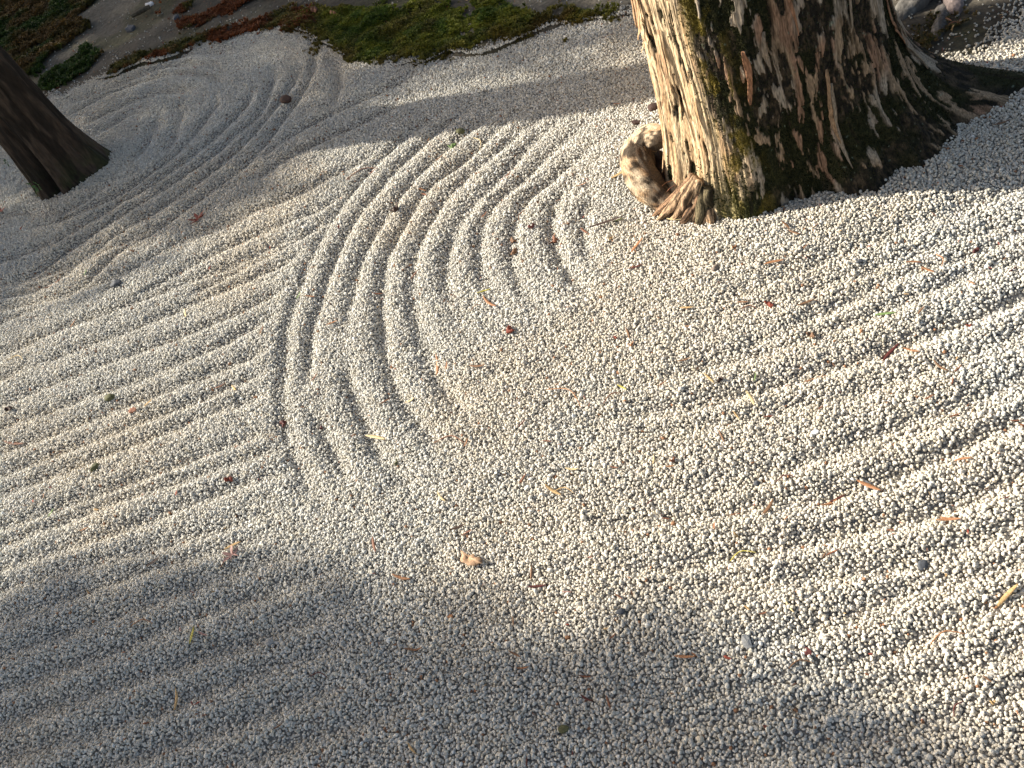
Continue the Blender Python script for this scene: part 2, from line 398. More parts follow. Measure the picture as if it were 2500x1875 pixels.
t = rng.random(n); base = np.where((t < .62)[:, None], np.array([.64, .605, .54]), np.where((t < .86)[:, None], np.array([.52, .50, .46]), np.array([.58, .53, .44])))
base = base * rng.normal(1, .10, n).clip(.65, 1.3)[:, None]
dk = rng.random(n); base = np.where((dk < .006)[:, None], base * .28, base); base = np.where((dk > .985)[:, None], np.array([.75, .74, .71]), base)
red = rng.random(n) < .006; base = np.where(red[:, None], np.array([.30, .16, .09]), base)
patch = fbm(X / .5, Y / .5, 71, 3)
base = base * mix((1.03, 1.0, .94), (.99, 1.0, .99), sstep(.4, .6, patch))
base = base * np.where(edge(X, Y) < 0, .8, 1)[:, None]
idx = rng.integers(0, 7, n)
print('pebbles', n)
o = scatter('gravel', np.stack([X, Y, Z], 1), Rt, S, base.clip(0.02, .85), idx, [ico(2, .015, 100 + q) for q in range(7)] , M_peb)
tag(o, 'pale grey pea gravel raked into curved and straight furrows round the trees', 'gravel', kind='stuff')

# ------------------------------------------------------------------ moss on the ground
def inpoly(px, py, poly):
    c = np.zeros(len(px), bool); j = len(poly) - 1
    for i in range(len(poly)):
        xi, yi = poly[i]; xj, yj = poly[j]
        c ^= ((yi > py) != (yj > py)) & (px < (xj - xi) * (py - yi) / (yj - yi + 1e-12) + xi); j = i
    return c
def tuft(seed, nb=7, wid=.22):
    r = random.Random(seed); v = []; f = []
    for b in range(nb):
        a = r.uniform(0, 2 * pi); ti = r.uniform(.15, .9); h = r.uniform(.7, 1.25)
        dx, dy = cos(a), sin(a); px, py = -dy * wid, dx * wid
        bx, by = dx * .12, dy * .12
        mx, my, mz = bx + dx * ti * .5 * h, by + dy * ti * .5 * h, .6 * h
        tx, ty, tz = bx + dx * ti * h, by + dy * ti * h, h * (1.05 - ti * .45)
        k = len(v)
        v += [(bx - px * .5, by - py * .5, 0), (bx + px * .5, by + py * .5, 0), (mx + px, my + py, mz), (mx - px, my - py, mz), (tx, ty, tz)]
        f += [(k, k + 1, k + 2, k + 3), (k + 3, k + 2, k + 4)]
    return mesh('tuft', v, f, False)
def mossbed(name, poly, npts, colf, label, hgt=.016, dens=None, lift=None):
    W = np.array([g(*p) for p in poly]); x0, y0 = W.min(0); x1, y1 = W.max(0)
    A = rng.uniform(x0 - .1, x1 + .1, npts); B = rng.uniform(y0 - .1, y1 + .1, npts)
    q_ = .4 if name == 'red_moss' else 1
    jx = (fbm(A / .10, B / .10, 81, 3) - .5) * .22 * q_ + rng.normal(0, .018, npts); jy = (fbm(A / .10, B / .10, 82, 3) - .5) * .16 * q_ + rng.normal(0, .022, npts)
    k = inpoly(A + jx, B + jy, W)
    A, B = A[k], B[k]
    if dens is not None:
        k = rng.random(len(A)) < dens(A, B); A, B = A[k], B[k]
    hump = fbm(A / .06, B / .06, 83, 3)
    hs = hgt * (.45 + 1.1 * hump) * rng.uniform(.7, 1.2, len(A))
    z = gz(A, B) + (hump - .35) * .02
    cl = colf(A, B) * (rng.normal(1, .22, len(A)).clip(.5, 1.7))[:, None]
    rt = np.stack([rng.normal(0, .25, len(A)), rng.normal(0, .25, len(A)), rng.uniform(0, 6.28, len(A))], 1)
    o = scatter(name, np.stack([A, B, z], 1), rt, np.stack([hs, hs, hs], 1), cl.clip(.004, .5), rng.integers(0, 5, len(A)), [tuft(300 + q) for q in range(5)], M_moss)
    # the cushion the tufts grow from
    return tag(o, label, 'moss', kind='stuff')
def c_green(A, B):
    ec = edge(A, B); n_ = fbm(A / .16, B / .16, 90, 3); n2 = fbm(A / .05, B / .05, 91, 2)
    c = mix((.060, .095, .008), (.14, .155, .014), sstep(.4, .65, n2))
    rd = np.clip(sstep(-.16, .10, ec) * .75 + sstep(.5, .7, n_) * .6 + sstep(.35, -.1, A) * .0, 0, 1)
    rd = np.maximum(rd, sstep(.12, -.12, A))
    c = mix(c, (.12, .060, .018), rd * .7)
    return c
def c_red(A, B):
    n_ = fbm(A / .12, B / .12, 92, 3); return mix((.14, .045, .014), (.075, .07, .014), sstep(.5, .68, n_))
def c_dark(A, B):
    n_ = fbm(A / .3, B / .3, 93, 3); return mix((.03, .055, .008), (.10, .06, .018), sstep(.5, .66, n_))
def d_green(A, B):
    ec = edge(A, B); return np.clip(1 - .85 * sstep(-.02, .14, ec), 0, 1) * sstep(.24, .34, fbm(A / .09, B / .09, 95, 3))
mossbed('green_moss', [(660,66),(690,30),(800,30),(900,22),(1000,24),(1180,22),(1260,38),(1330,45),(1480,30),(1500,44),(1430,62),(1330,80),(1240,92),(1150,122),(1040,142),(930,160),(860,146),(805,106),(740,78)],
        90000, c_green, 'low green moss with reddish edges between the gravel and the bare soil', .013, d_green)
mossbed('red_moss', [(270,176),(330,152),(430,114),(560,76),(640,52),(690,30),(750,26),(770,64),(700,66),(600,82),(450,122),(330,162),(285,184)],
        30000, c_red, 'narrow strip of rusty red moss along the far gravel edge', .013,
        lambda A, B: sstep(.20, .42, fbm(A / .08, B / .08, 99, 3)))
mossbed('dark_moss', [(-60,-20),(60,-60),(240,-60),(260,10),(190,45),(230,90),(225,150),(180,190),(120,225),(60,190),(-60,160)],
        60000, c_dark, 'dark green and brown moss patch on the shaded soil behind the small trunk', .022,
        lambda A, B: sstep(.34, .48, fbm(A / .3, B / .3, 96, 3)))
mossbed('brown_moss', [(400,10),(420,-40),(650,-40),(640,8),(560,35),(500,62),(440,60)],
        22000, c_red, 'sparse brown moss patch on the bare soil at the top edge', .014, lambda A, B: sstep(.42, .6, fbm(A / .2, B / .2, 97, 3)))
mossbed('thin_moss', [(2230,60),(2330,40),(2500,30),(2600,60),(2560,90),(2400,110),(2300,150),(2250,140)],
        9000, lambda A, B: mix((.06, .065, .018), (.12, .08, .03), rng.random(len(A))), 'thin olive moss on the soil behind the large trunk', .009,
        lambda A, B: sstep(.45, .6, fbm(A / .12, B / .12, 98, 3)))

# ------------------------------------------------------------------ trees
def empty(name, loc, label, cat, group=None):
    o = bpy.data.objects.new(name, None); C.objects.link(o); o.location = loc; o.empty_display_size = .2
    return tag(o, label, cat, group)

def interp_ang(deg, tab):
    a = np.array([q[0] for q in tab]); b = np.array([q[1] for q in tab])
    a = np.concatenate([a - 360, a, a + 360]); b = np.tile(b, 3)
    return np.interp(deg, a, b)
def big_trunk():
    root = empty('cypress_tree', (BIG[0], BIG[1], 0), 'large old tree trunk with peeling tan bark and dark moss standing in raked gravel', 'tree')
    th = np.concatenate([np.linspace(-200, 5, 640, endpoint=False), np.linspace(5, 160, 70, endpoint=False)])
    zz = np.concatenate([np.linspace(-.07, .95, 400), np.linspace(.98, 6.2, 60)])
    TH, ZZ = np.meshgrid(th, zz, indexing='ij')
    rb = interp_ang(TH, [(-178,.315),(-165,.335),(-150,.335),(-138,.315),(-125,.295),(-112,.290),(-100,.310),(-92,.345),(-82,.365),(-74,.372),(-66,.385),(-58,.41),(-50,.43),(-44,.42),(-38,.46),(-31,.525),(-25,.56),(-20,.52),(-10,.38),(10,.26),(40,.19),(130,.19),(160,.27)])
    zf = interp_ang(TH, [(-178,.10),(-150,.09),(-112,.12),(-80,.13),(-55,.17),(-44,.15),(-25,.105),(0,.16),(90,.15),(150,.12)])
    rt = .262 - .012 * np.clip(ZZ, 0, 1) - .018 * np.clip(ZZ - 1, 0, 6)
    rt = rt - .085 * interp_ang(TH, [(-180, 0), (0, 0), (45, 1), (120, 1), (165, 0)])
    zc = np.clip(ZZ, 0, None)
    rb = rb + (vnoise(TH / 9.0, TH * 0, 133) - .5) * .045 + (vnoise(TH / 3.5, TH * 0, 134) - .5) * .018
    R = rt + (rb - rt) * np.exp(-(zc / zf) ** 1.15) + .012 * np.exp(-zc / .5)
    # broad flutes, deeper near the ground
    a = TH * pi / 180 * .27
    fl = vnoise(a / .085 + .25 * ZZ, ZZ / 1.2, 101) - .5
    R = R + fl * .045 * (0.35 + .65 * np.exp(-zc / .35))
    slant = a + .05 * ZZ
    wa = slant + (fbm(a / .06, ZZ / .16, 102, 2) - .5) * .022
    ridg = fbm(wa / .020, ZZ / .22, 103, 3) - .5            # cords of bark
    fib = fbm(wa / .0045, ZZ / .10, 104, 3) - .5            # fibres
    # peeling patches: tan plates on a dark mossy ground
    p1 = fbm(wa / .015, ZZ / .075, 105, 4) + .5 * (fbm(wa / .008, ZZ / .035, 106, 3) - .5)
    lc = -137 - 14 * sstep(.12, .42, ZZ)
    left = sstep(lc + 7, lc - 7, TH + 12 * (fbm(ZZ / .12, a / .05, 107, 3) - .5) * 2)   # the sunlit flank: smoother bark, sunlight painted into its pale colour
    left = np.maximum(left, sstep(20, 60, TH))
    loc = fbm(a / .16, ZZ / .30, 108, 2)
    thr = .575 - .09 * (loc - .5) * 2 + .05 * sstep(.22, .0, ZZ) - .03 * sstep(.25, .6, ZZ)
    plate = sstep(thr - .012, thr + .022, p1)
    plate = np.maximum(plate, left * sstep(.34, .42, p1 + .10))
    crack = sstep(.33, .24, fbm(wa / .0075, ZZ / .16, 109, 3)) 
    rough = fbm(wa / .0055, ZZ / .0075, 110, 3) - .5
    D = ridg * (.014 - .009 * left) + fib * (.0035 + .002 * left) + plate * .0038 - crack * .004 * (.4 + .6 * left) + rough * .006 * (1 - plate)
    D *= np.clip(1.2 - .2 * ZZ, .3, 1)
    R = R + D
    x = R * np.cos(TH * pi / 180); y = R * np.sin(TH * pi / 180)
    n1 = fbm(wa / .035, ZZ / .12, 111, 3); n2 = fbm(wa / .004, ZZ / .06, 112, 2)
    tan = mix((.25, .175, .11), (.23, .135, .085), sstep(.5, .62, n1))
    tan = mix(tan, (.27, .23, .18), sstep(.52, .66, fbm(wa / .05, ZZ / .15, 113, 2)) * .8)
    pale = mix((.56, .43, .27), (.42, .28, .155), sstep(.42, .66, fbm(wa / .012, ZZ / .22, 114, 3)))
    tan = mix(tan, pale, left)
    tan = tan * (.72 + .56 * n2[..., None])
    tan = mix(tan, (.06, .04, .02), sstep(.55, .72, fbm(wa / .003, ZZ / .05, 115, 2)) * .55)
    mossm = sstep(.46, .60, fbm(a / .07, ZZ / .14, 116, 3) + .10 * sstep(.35, 0, ZZ) + .12 * np.exp(-((TH + 100) / 12) ** 2) * sstep(.5, .2, ZZ))
    dark = mix((.012, .010, .007), (.060, .043, .026), sstep(.35, .75, fbm(a / .006, ZZ / .014, 117, 3)))
    dark = mix(dark, (.022, .024, .007), mossm * .8)
    gold = np.exp(-((TH + 141 - 22 * (.5 - ZZ)) / 8) ** 2) * sstep(.42, .6, fbm(a / .02, ZZ / .05, 118, 3))
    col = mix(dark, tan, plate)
    col = mix(col, (.022, .015, .008), crack * .75 * (1 - .35 * left))
    col = mix(col, (.16, .12, .015), gold * .8)
    lowm = sstep(.17, .03, ZZ) * np.exp(-((TH + 143) / 16) ** 2) * sstep(.4, .55, fbm(wa / .02, ZZ / .08, 119, 3))
    col = mix(col, (.09, .09, .025), lowm * .75)
    lich = sstep(.93, .96, vnoise(a / .006, ZZ / .006, 120)) * (1 - left); col = mix(col, (.20, .24, .17), lich * .55)
    V = np.stack([x.ravel(), y.ravel(), ZZ.ravel()], 1)
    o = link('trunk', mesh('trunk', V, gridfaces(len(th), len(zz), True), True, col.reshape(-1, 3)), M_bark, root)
    # moss tufts on the trunk
    mm = ((1 - plate) * np.clip(mossm + .25, 0, 1) + lowm * .7 + gold * .7)
    dth = np.gradient(TH, axis=0)
    pw = (mm * (ZZ < .9) * (ZZ > 0) * (TH < 5) * dth).ravel(); pw /= pw.sum()
    k = rng.choice(len(pw), 36000, p=pw)
    P = V[k] + rng.normal(0, .0006, (len(k), 3)); az = np.arctan2(P[:, 1], P[:, 0])
    s = .0030 * rng.uniform(.4, 1.3, len(k))
    cm = mix((.014, .017, .005), (.042, .043, .012), rng.random(len(k)))
    cm = mix(cm, (.17, .13, .02), np.clip(gold.ravel()[k] * 1.3, 0, 1) * .85)
    cm = mix(cm, (.075, .075, .018), np.clip(lowm.ravel()[k] * 1.3, 0, 1) * .8)
    rt_ = np.stack([rng.normal(0, .4, len(k)), np.full(len(k), pi / 2) + rng.normal(-.2, .4, len(k)), az], 1)
    q = scatter('trunk_moss', P, rt_, np.stack([s, s, s], 1), cm, rng.integers(0, 3, len(k)), [tuft(400 + j, 5, .3) for j in range(3)], M_moss)
    q.parent = root; tag(q, kind='stuff')
    return root, TH, ZZ, R
BT, bTH, bZZ, bR = big_trunk()
def trunk_r(deg, z):
    i = np.argmin(abs(bTH[:, 0] - deg)); j = np.argmin(abs(bZZ[0] - z)); return bR[i, j]

def tube(P, rad, n=10, seed=0, bumpa=.0, flat=1.0, caps=True, colf=None, wav=.02, ext=0):
    """swept tube through points P (world or local) with radii rad"""
    Q = catmull3(P, rad); pos, rr = Q[:, :3], Q[:, 3]
    T = np.gradient(pos, axis=0); T /= np.linalg.norm(T, axis=1)[:, None]
    up = np.array([0, 0, 1.0]); A = np.cross(T, up); ln = np.linalg.norm(A, axis=1)[:, None]
    A = np.where(ln < .05, np.array([1.0, 0, 0]), A / np.maximum(ln, 1e-6)); B = np.cross(A, T)
    a = np.linspace(0, 2 * pi, n, endpoint=False)
    L = np.concatenate([[0], np.cumsum(np.linalg.norm(np.diff(pos, axis=0), axis=1))])
    AA, LL = np.meshgrid(a, L, indexing='ij')
    am = rr.mean()
    nz = fbm(np.cos(AA) * am / wav + 9 + LL * 0, LL / wav / 2.5 + np.sin(AA) * am / wav * .7, 200 + seed, 3) - .5
    fine = fbm(AA * am / (wav * .22) , LL / wav / 1.4, 230 + seed, 2) - .5
    RR = rr[None, :] * (1 + bumpa * nz * 2 + bumpa * .35 * fine)
    V = pos[None] + A[None] * (RR * np.cos(AA))[..., None] + B[None] * (RR * np.sin(AA) * flat)[..., None]
    m_ = len(L); f = gridfaces(n, m_, True).tolist()
    if caps: f += [[i * m_ for i in range(n)][::-1], [i * m_ + m_ - 1 for i in range(n)]]
    return V.reshape(-1, 3), f, AA, LL, nz, fine
def catmull3(P, rad):
    P = np.asarray(P, float); W = np.concatenate([P, np.asarray(rad, float)[:, None]], 1)
    Q = np.vstack([2 * W[0] - W[1], W, 2 * W[-1] - W[-2]]); out = []
    for i in range(1, len(Q) - 2):
        nn = max(2, int(np.linalg.norm(Q[i + 1, :3] - Q[i, :3]) / max(.002, .25 * min(Q[i, 3], Q[i + 1, 3])))); nn = min(nn, 60)
        t = np.linspace(0, 1, nn, endpoint=False)[:, None]
        out.append(0.5 * (2 * Q[i] + (Q[i + 1] - Q[i - 1]) * t + (2 * Q[i - 1] - 5 * Q[i] + 4 * Q[i + 1] - Q[i + 2]) * t ** 2
                          + (-Q[i - 1] + 3 * Q[i] - 3 * Q[i + 1] + Q[i + 2]) * t ** 3))
    out.append(Q[-2][None]); q = np.vstack(out); q[:, 3] = np.maximum(q[:, 3], 1e-4); return q
def gp(x, y, z):
    q = g(x, y, z); return np.array([q[0] - BIG[0], q[1] - BIG[1], z])

# the curled root knob on the left of the trunk
kp = [gp(1655, 322, .135), gp(1620, 332, .135), gp(1585, 338, .12), gp(1562, 360, .10), gp(1556, 395, .085), gp(1562, 430, .07), gp(1580, 455, .055), gp(1606, 478, .035), gp(1630, 500, .01), gp(1650, 515, -.03)]
V, f, AA, LL, nz, fine = tube(kp, [.014, .026, .036, .042, .044, .043, .040, .034, .028, .020], 96, 3, .30, wav=.022)
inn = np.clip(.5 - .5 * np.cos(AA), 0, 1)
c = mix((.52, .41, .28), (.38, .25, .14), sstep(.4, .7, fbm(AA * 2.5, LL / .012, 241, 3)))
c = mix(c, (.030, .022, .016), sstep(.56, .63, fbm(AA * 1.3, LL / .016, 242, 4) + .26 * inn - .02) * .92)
c = mix(c, (.10, .06, .035), sstep(.6, .75, fbm(AA * 5, LL / .008, 243, 2)) * .6)
link('root_knob', mesh('root_knob', V, f, True, c.reshape(-1, 3)), M_bark, BT)
rs = random.Random(12)
for j in range(13):
    t_ = j / 12
    ex_, ey_ = 1590 + 150 * t_, 532 + 20 * t_ + rs.uniform(-10, 8)
    sx_, sy_ = 1690 + 42 * t_, 428 + 35 * t_
    z0_ = .11 - .03 * t_ + rs.uniform(-.01, .015)
    P = [gp(sx_, sy_, z0_), gp(sx_ * .6 + ex_ * .4 + rs.uniform(-6, 6), sy_ * .55 + ey_ * .45, z0_ * .55), gp(ex_ * .85 + sx_ * .15, ey_ * .88 + sy_ * .12, .018), gp(ex_, ey_ + 4, -.025)]
    rr = rs.uniform(.009, .016)
    V, f, AA, LL, nz, fine = tube(P, [rr, rr * 1.15, rr * .8, rr * .4], 28, 10 + j, .45, wav=.010, flat=.8)
    cc_ = np.array(rs.choice([(.20, .12, .07), (.30, .20, .12), (.11, .07, .045), (.42, .30, .19)])); 
    if t_ > .6 and j % 2: cc_ = np.array((.10, .08, .045))
    c = mix(cc_ * .25, cc_ * 1.4, sstep(.38, .6, fbm(AA * 3, LL / .05, 250 + j, 3)))
    link('root_splinter', mesh('root_splinter', V, f, True, c.reshape(-1, 3)), M_bark, BT)
P = [gp(1622, 342, .12), gp(1630, 330, .14), gp(1638, 316, .165)]
V, f, *_ = tube(P, [.010, .010, .007], 20, 15, .3, wav=.008)
link('root_splinter', mesh('root_splinter', V, f, True, np.tile((.50, .40, .26), (len(V), 1))), M_bark, BT)

# peeling bark strips down the sunlit flank and over the face
def strip(deg, z0, ln, wd, colr, curl, seed):
    n_ = 14; r_ = random.Random(seed); vs = []
    for i in range(n_):
        t_ = i / (n_ - 1); z = z0 - ln * t_
        rr = trunk_r(deg, z) + .004 + curl * (t_ ** 2)
        a = radians(deg + .8 * sin(t_ * 5 + seed)); w_ = wd * (sin(pi * min(1, t_ * .86 + .12)) ** .6) * (1 + .2 * sin(seed + 9 * t_))
        ca, sa = cos(a), sin(a)
        for s_ in (-1, -.3, .4, 1):
            for th_ in ((0,) if False else (0,)):
                vs.append((ca * (rr + abs(s_) * wd * .25) - sa * w_ * s_ * .5, sa * (rr + abs(s_) * wd * .25) + ca * w_ * s_ * .5, z))
    vs = np.array(vs); m_ = len(vs); nrm = np.stack([np.cos(np.radians(deg)) * np.ones(m_), np.sin(np.radians(deg)) * np.ones(m_), 0 * np.ones(m_)], 1)
    V = np.vstack([vs, vs - nrm * .0012]); f = []
    for i in range(n_ - 1):
        for j in range(3):
            a_ = i * 4 + j; f += [(a_, a_ + 1, a_ + 5, a_ + 4), (m_ + a_ + 4, m_ + a_ + 5, m_ + a_ + 1, m_ + a_)]
    for i in range(n_ - 1):
        a_ = i * 4; f += [(a_ + 4, m_ + a_ + 4, m_ + a_, a_), (a_ + 3, m_ + a_ + 3, m_ + a_ + 7, a_ + 7)]
    f += [(0, m_, m_ + 1, 1), (1, m_ + 1, m_ + 2, 2), (2, m_ + 2, m_ + 3, 3)]
    link('bark_strip', mesh('bark_strip', V, f, True, np.tile(colr, (len(V), 1))), M_bark, BT)
rs = random.Random(5)
for i in range(34):
    left_ = i < 16
    deg = rs.uniform(-196, -150) if left_ else rs.uniform(-140, -35)
    cl_ = rs.choice([(.5, .37, .22), (.42, .28, .16), (.33, .21, .12)]) if left_ else rs.choice([(.33, .2, .11), (.30, .15, .08), (.26, .2, .14)])  # flank strips take the painted sunlit tone, paler than those on the face
    strip(deg, rs.uniform(.25, .85), rs.uniform(.06, .2), rs.uniform(.005, .014), cl_, rs.uniform(.002, .022 if left_ else .008), 500 + i)

# the small trunk
def small_trunk():
    root = empty('slender_tree', (SML[0], SML[1], 0), 'smaller dark shaded tree trunk with furrowed bark rising out of the far left gravel', 'tree')
    th = np.linspace(-180, 180, 300, endpoint=False); zz = np.concatenate([np.linspace(-.06, 1.3, 260), np.linspace(1.34, 6, 50)])
    TH, ZZ = np.meshgrid(th, zz, indexing='ij'); zc = np.clip(ZZ, 0, None); a = TH * pi / 180
    R = .105 - .006 * zc + .045 * np.exp(-zc / .20) + .01 * np.exp(-zc / .6)
    ca, sa = np.cos(a), np.sin(a)
    R = R + (vnoise(ca * 2.2 + 5, sa * 2.2 + ZZ * .5, 151) - .5) * .06 * (.25 + .75 * np.exp(-zc / .3))
    cordf = fbm(ca * 4.5 + 9, sa * 4.5 + ZZ * 1.6, 152, 4) - .5; fn = fbm(a * 9, ZZ / .09, 153, 3) - .5
    fissure = np.exp(-((TH + 112 - 18 * ZZ) / 9) ** 2) * sstep(.45, .1, ZZ)
    R = R + cordf * .030 + fn * .013 + (vnoise(ca * 6 + 3, sa * 6, 158) - .5) * .03 * np.exp(-zc / .08) - fissure * .028
    c = mix((.020, .015, .011), (.055, .040, .029), sstep(.42, .62, fbm(a * 5, ZZ / .14, 154, 4)))
    c = mix(c, (.04, .055, .018), sstep(-150, -175, TH) * .7 + sstep(.15, 0, ZZ) * .4 * sstep(.45, .6, fbm(a * 4, ZZ / .05, 155, 3)))
    c = mix(c, (.012, .010, .008), fissure * .8)
    V = np.stack([(R * ca).ravel(), (R * sa).ravel(), ZZ.ravel()], 1)
    link('trunk', mesh('trunk', V, gridfaces(300, len(zz), True), True, c.reshape(-1, 3)), M_dbark, root)
    # leafy sprig low on the trunk
    for (dg, z, s_) in ((-128, .075, .030), (-172, .17, .022)):
        v = []; f = []; r_ = random.Random(int(-dg))
        for q in range(11):
            al = r_.uniform(0, 6.28); h = r_.uniform(.3, 1); k_ = len(v); dx, dy = cos(al), sin(al)
            cx, cz = dx * .5 * h, dy * .5 * h
            v += [(cx, -.2 * h, cz), (cx + .30 * dx - .15 * dy, -.5 * h, cz + .30 * dy + .15 * dx), (cx + .75 * dx, -.5 * h - .1, cz + .75 * dy), (cx + .30 * dx + .15 * dy, -.45 * h, cz + .30 * dy - .15 * dx)]
            f.append((k_, k_ + 1, k_ + 2, k_ + 3))
        rr = .145
        sp_ = link('sprig', mesh('sprig', np.array(v) * s_, f, False), litmat((.045, .11, .03)), root,
             (rr * cos(radians(dg)), rr * sin(radians(dg)), z)); sp_.rotation_euler = (0, 0, radians(dg + 90))
    return root
ST = small_trunk()

# crowns
def leafmesh(P, size, seed, alpha=None):
    r_ = np.random.default_rng(seed); n_ = len(P)
    a = r_.normal(size=(n_, 3)); a /= np.linalg.norm(a, axis=1)[:, None]
    b = np.cross(a, r_.normal(size=(n_, 3))); b /= np.linalg.norm(b, axis=1)[:, None]
    s = (size * r_.uniform(.6, 1.4, n_))[:, None]
    V = np.stack([P - a * s, P + b * s * .45, P + a * s, P - b * s * .45], 1).reshape(-1, 3)
    return mesh('crown', V, np.arange(4 * n_).reshape(-1, 4), False)
def crown_cloud(c, rad, ncl, nl, seed):
    r_ = np.random.default_rng(seed); cc = r_.normal(size=(ncl, 3)); cc /= np.linalg.norm(cc, axis=1)[:, None]
    cc = c + cc * rad * r_.uniform(.3, 1, (ncl, 1)); out = cc[r_.integers(0, ncl, nl)] + r_.normal(0, .22, (nl, 3)); return out
link('crown', leafmesh(crown_cloud(np.array([0, 0, 7.6]), np.array([2.0, 2.0, 1.5]), 70, 7000, 1), .07, 2), M_leaf, BT)
link('crown', leafmesh(crown_cloud(np.array([0, 0, 6.9]), np.array([1.2, 1.2, 1.2]), 50, 5000, 3), .06, 4), M_leaf, ST)

# two leafy trees beyond the left edge of the view, between the garden and the sun
def target_shade(x, y):
    """how much of the sun their foliage keeps from the ground"""
    up = np.interp(x, [-4, -1.5, -.65, .12, .45, .75, 1.3, 2.6], [3.30, 2.98, 2.84, 2.86, 2.62, 2.30, 2.05, 1.85])
    lo = np.interp(x, [-4, -1.4, -.75, -.35, -.05, .17, .40, .8], [2.3, 1.74, 1.48, 1.16, .92, .68, .42, .05])
    n_ = (fbm(x / .55, y / .4, 601, 3) - .5)
    a = sstep(-.20, .45, y - up + n_ * .3) * (.93 - .33 * sstep(-.2, 1.0, x))
    b = sstep(-.14, .42, lo - y + n_ * .28) * (.95 + .3 * n_) * (1 - .25 * sstep(-.4, .3, x))
    return np.clip(a, 0, 1), np.clip(b, 0, 1)
def shade_tree(base, which, n_, seed, label):
    r_ = np.random.default_rng(seed)
    x = r_.uniform(-4.5, 3.6, n_ * 6); y = r_.uniform(-1.4, 8.0, n_ * 6)
    s = target_shade(x, y)[which]; k = r_.random(len(x)) < s ** 1.6
    x, y = x[k][:n_], y[k][:n_]
    t_ = r_.uniform(10.0, 14.5, len(x)) if which else r_.uniform(8.5, 12.5, len(x)); P = np.stack([x, y, 0 * x], 1) - SUN_DIR[None] * t_[:, None]
    root = empty('garden_tree', (base[0], base[1], 0), label, 'tree')
    link('crown', leafmesh(P - np.array([base[0], base[1], 0]), .075, seed + 1), M_leaf, root)
    V, f, *_ = tube([(0, 0, -.1), (.05, 0, 1.2), (-.05, .1, 3.0), (.1, 0, 6.2)], [.24, .18, .15, .08], 20, seed, .15, wav=.1)
    link('trunk', mesh('trunk', V, f, True, np.tile((.07, .05, .035), (len(V), 1))), M_dbark, root)
    for q in range(5):
        al = q * 1.3 + seed; V, f, *_ = tube([(0, 0, 1.9 + .35 * q), (cos(al) * .4, sin(al) * .4, 2.4 + .35 * q), (cos(al) * .9, sin(al) * .9, 2.8 + .4 * q)], [.07, .05, .015], 10, q, .1, wav=.08)
        link('limb', mesh('limb', V, f, True, np.tile((.07, .05, .035), (len(V), 1))), M_dbark, root)
    return root
shade_tree((-8.4, 10.6), 0, 21000, 31, 'leafy garden tree left of the view that shades the far gravel')
shade_tree((-9.6, 6.9), 1, 25000, 37, 'leafy garden tree left of the view that shades the near gravel')

#LITTER#
# ------------------------------------------------------------------ exposed roots on the soil
def groundtube(name, pl, rads, colr, label, cat, seed, mt=M_dbark, n=40, b=.22):
    P = [(*g(x, y, z), z) for x, y, z in pl]; c0 = np.array(P[0]); P = [np.array(p) - c0 for p in P]
    V, f, AA, LL, nz, fine = tube(P, rads, n, seed, b, wav=.03)
    c = mix(np.array(colr) * .6, np.array(colr) * 1.25, sstep(.35, .65, fbm(AA * 2, LL / .05, seed, 3)))
    o = link(name, mesh(name, V, f, True, c.reshape(-1, 3)), mt, loc=c0); return tag(o, label, cat)
groundtube('surface_root', [(2290,-90,.03),(2245,-10,.022),(2215,25,.010),(2190,62,-.008),(2172,95,-.04)], [.042,.038,.032,.026,.015], (.15,.14,.125),
           'thick grey surface root running into the soil behind the large trunk', 'root', 61)
groundtube('surface_root', [(2345,-90,.02),(2322,-20,.016),(2330,20,.004),(2328,48,-.012),(2322,85,-.04)], [.028,.026,.022,.020,.010], (.15,.12,.11),
           'knobbly brown surface root on the soil near the top right corner', 'root', 62)
groundtube('surface_root', [(2290,10,-.02),(2300,28,-.006),(2296,60,-.004),(2287,95,-.008),(2272,125,-.03)], [.018,.022,.022,.018,.012], (.11,.10,.09),
           'low dark root half buried in soil between the two raised roots and the gravel', 'root', 63)

# ------------------------------------------------------------------ fallen leaves, bark chips, stones
COL = dict(orange=(.36,.175,.085), rust=(.21,.09,.05), red=(.20,.045,.025), tan=(.50,.33,.15), pale=(.62,.48,.26), brown=(.20,.11,.06),
           dark=(.055,.030,.022), darkred=(.10,.028,.024), yellow=(.55,.48,.10), green=(.16,.24,.08), grey=(.28,.28,.27), darkgrey=(.07,.075,.085),
           olive=(.09,.09,.04), white=(.72,.71,.70), pink=(.42,.24,.20), greybrown=(.20,.16,.13))
WORD = dict(orange='orange brown', rust='rust brown', red='red', tan='tan', pale='pale straw coloured', brown='brown', dark='dark brown',
            darkred='dark red', yellow='yellow', green='green', grey='grey', darkgrey='dark slate grey', olive='olive brown', white='white', pink='pinkish brown', greybrown='grey brown')
def ends(x, y, L, ang):
    """world ends of a thing L photo pixels long, its tilt in the photo in degrees anticlockwise from level"""
    dx, dy = cos(radians(ang)) * L / 2, -sin(radians(ang)) * L / 2
    A, B = g(x - dx, y - dy), g(x + dx, y + dy); return A, B
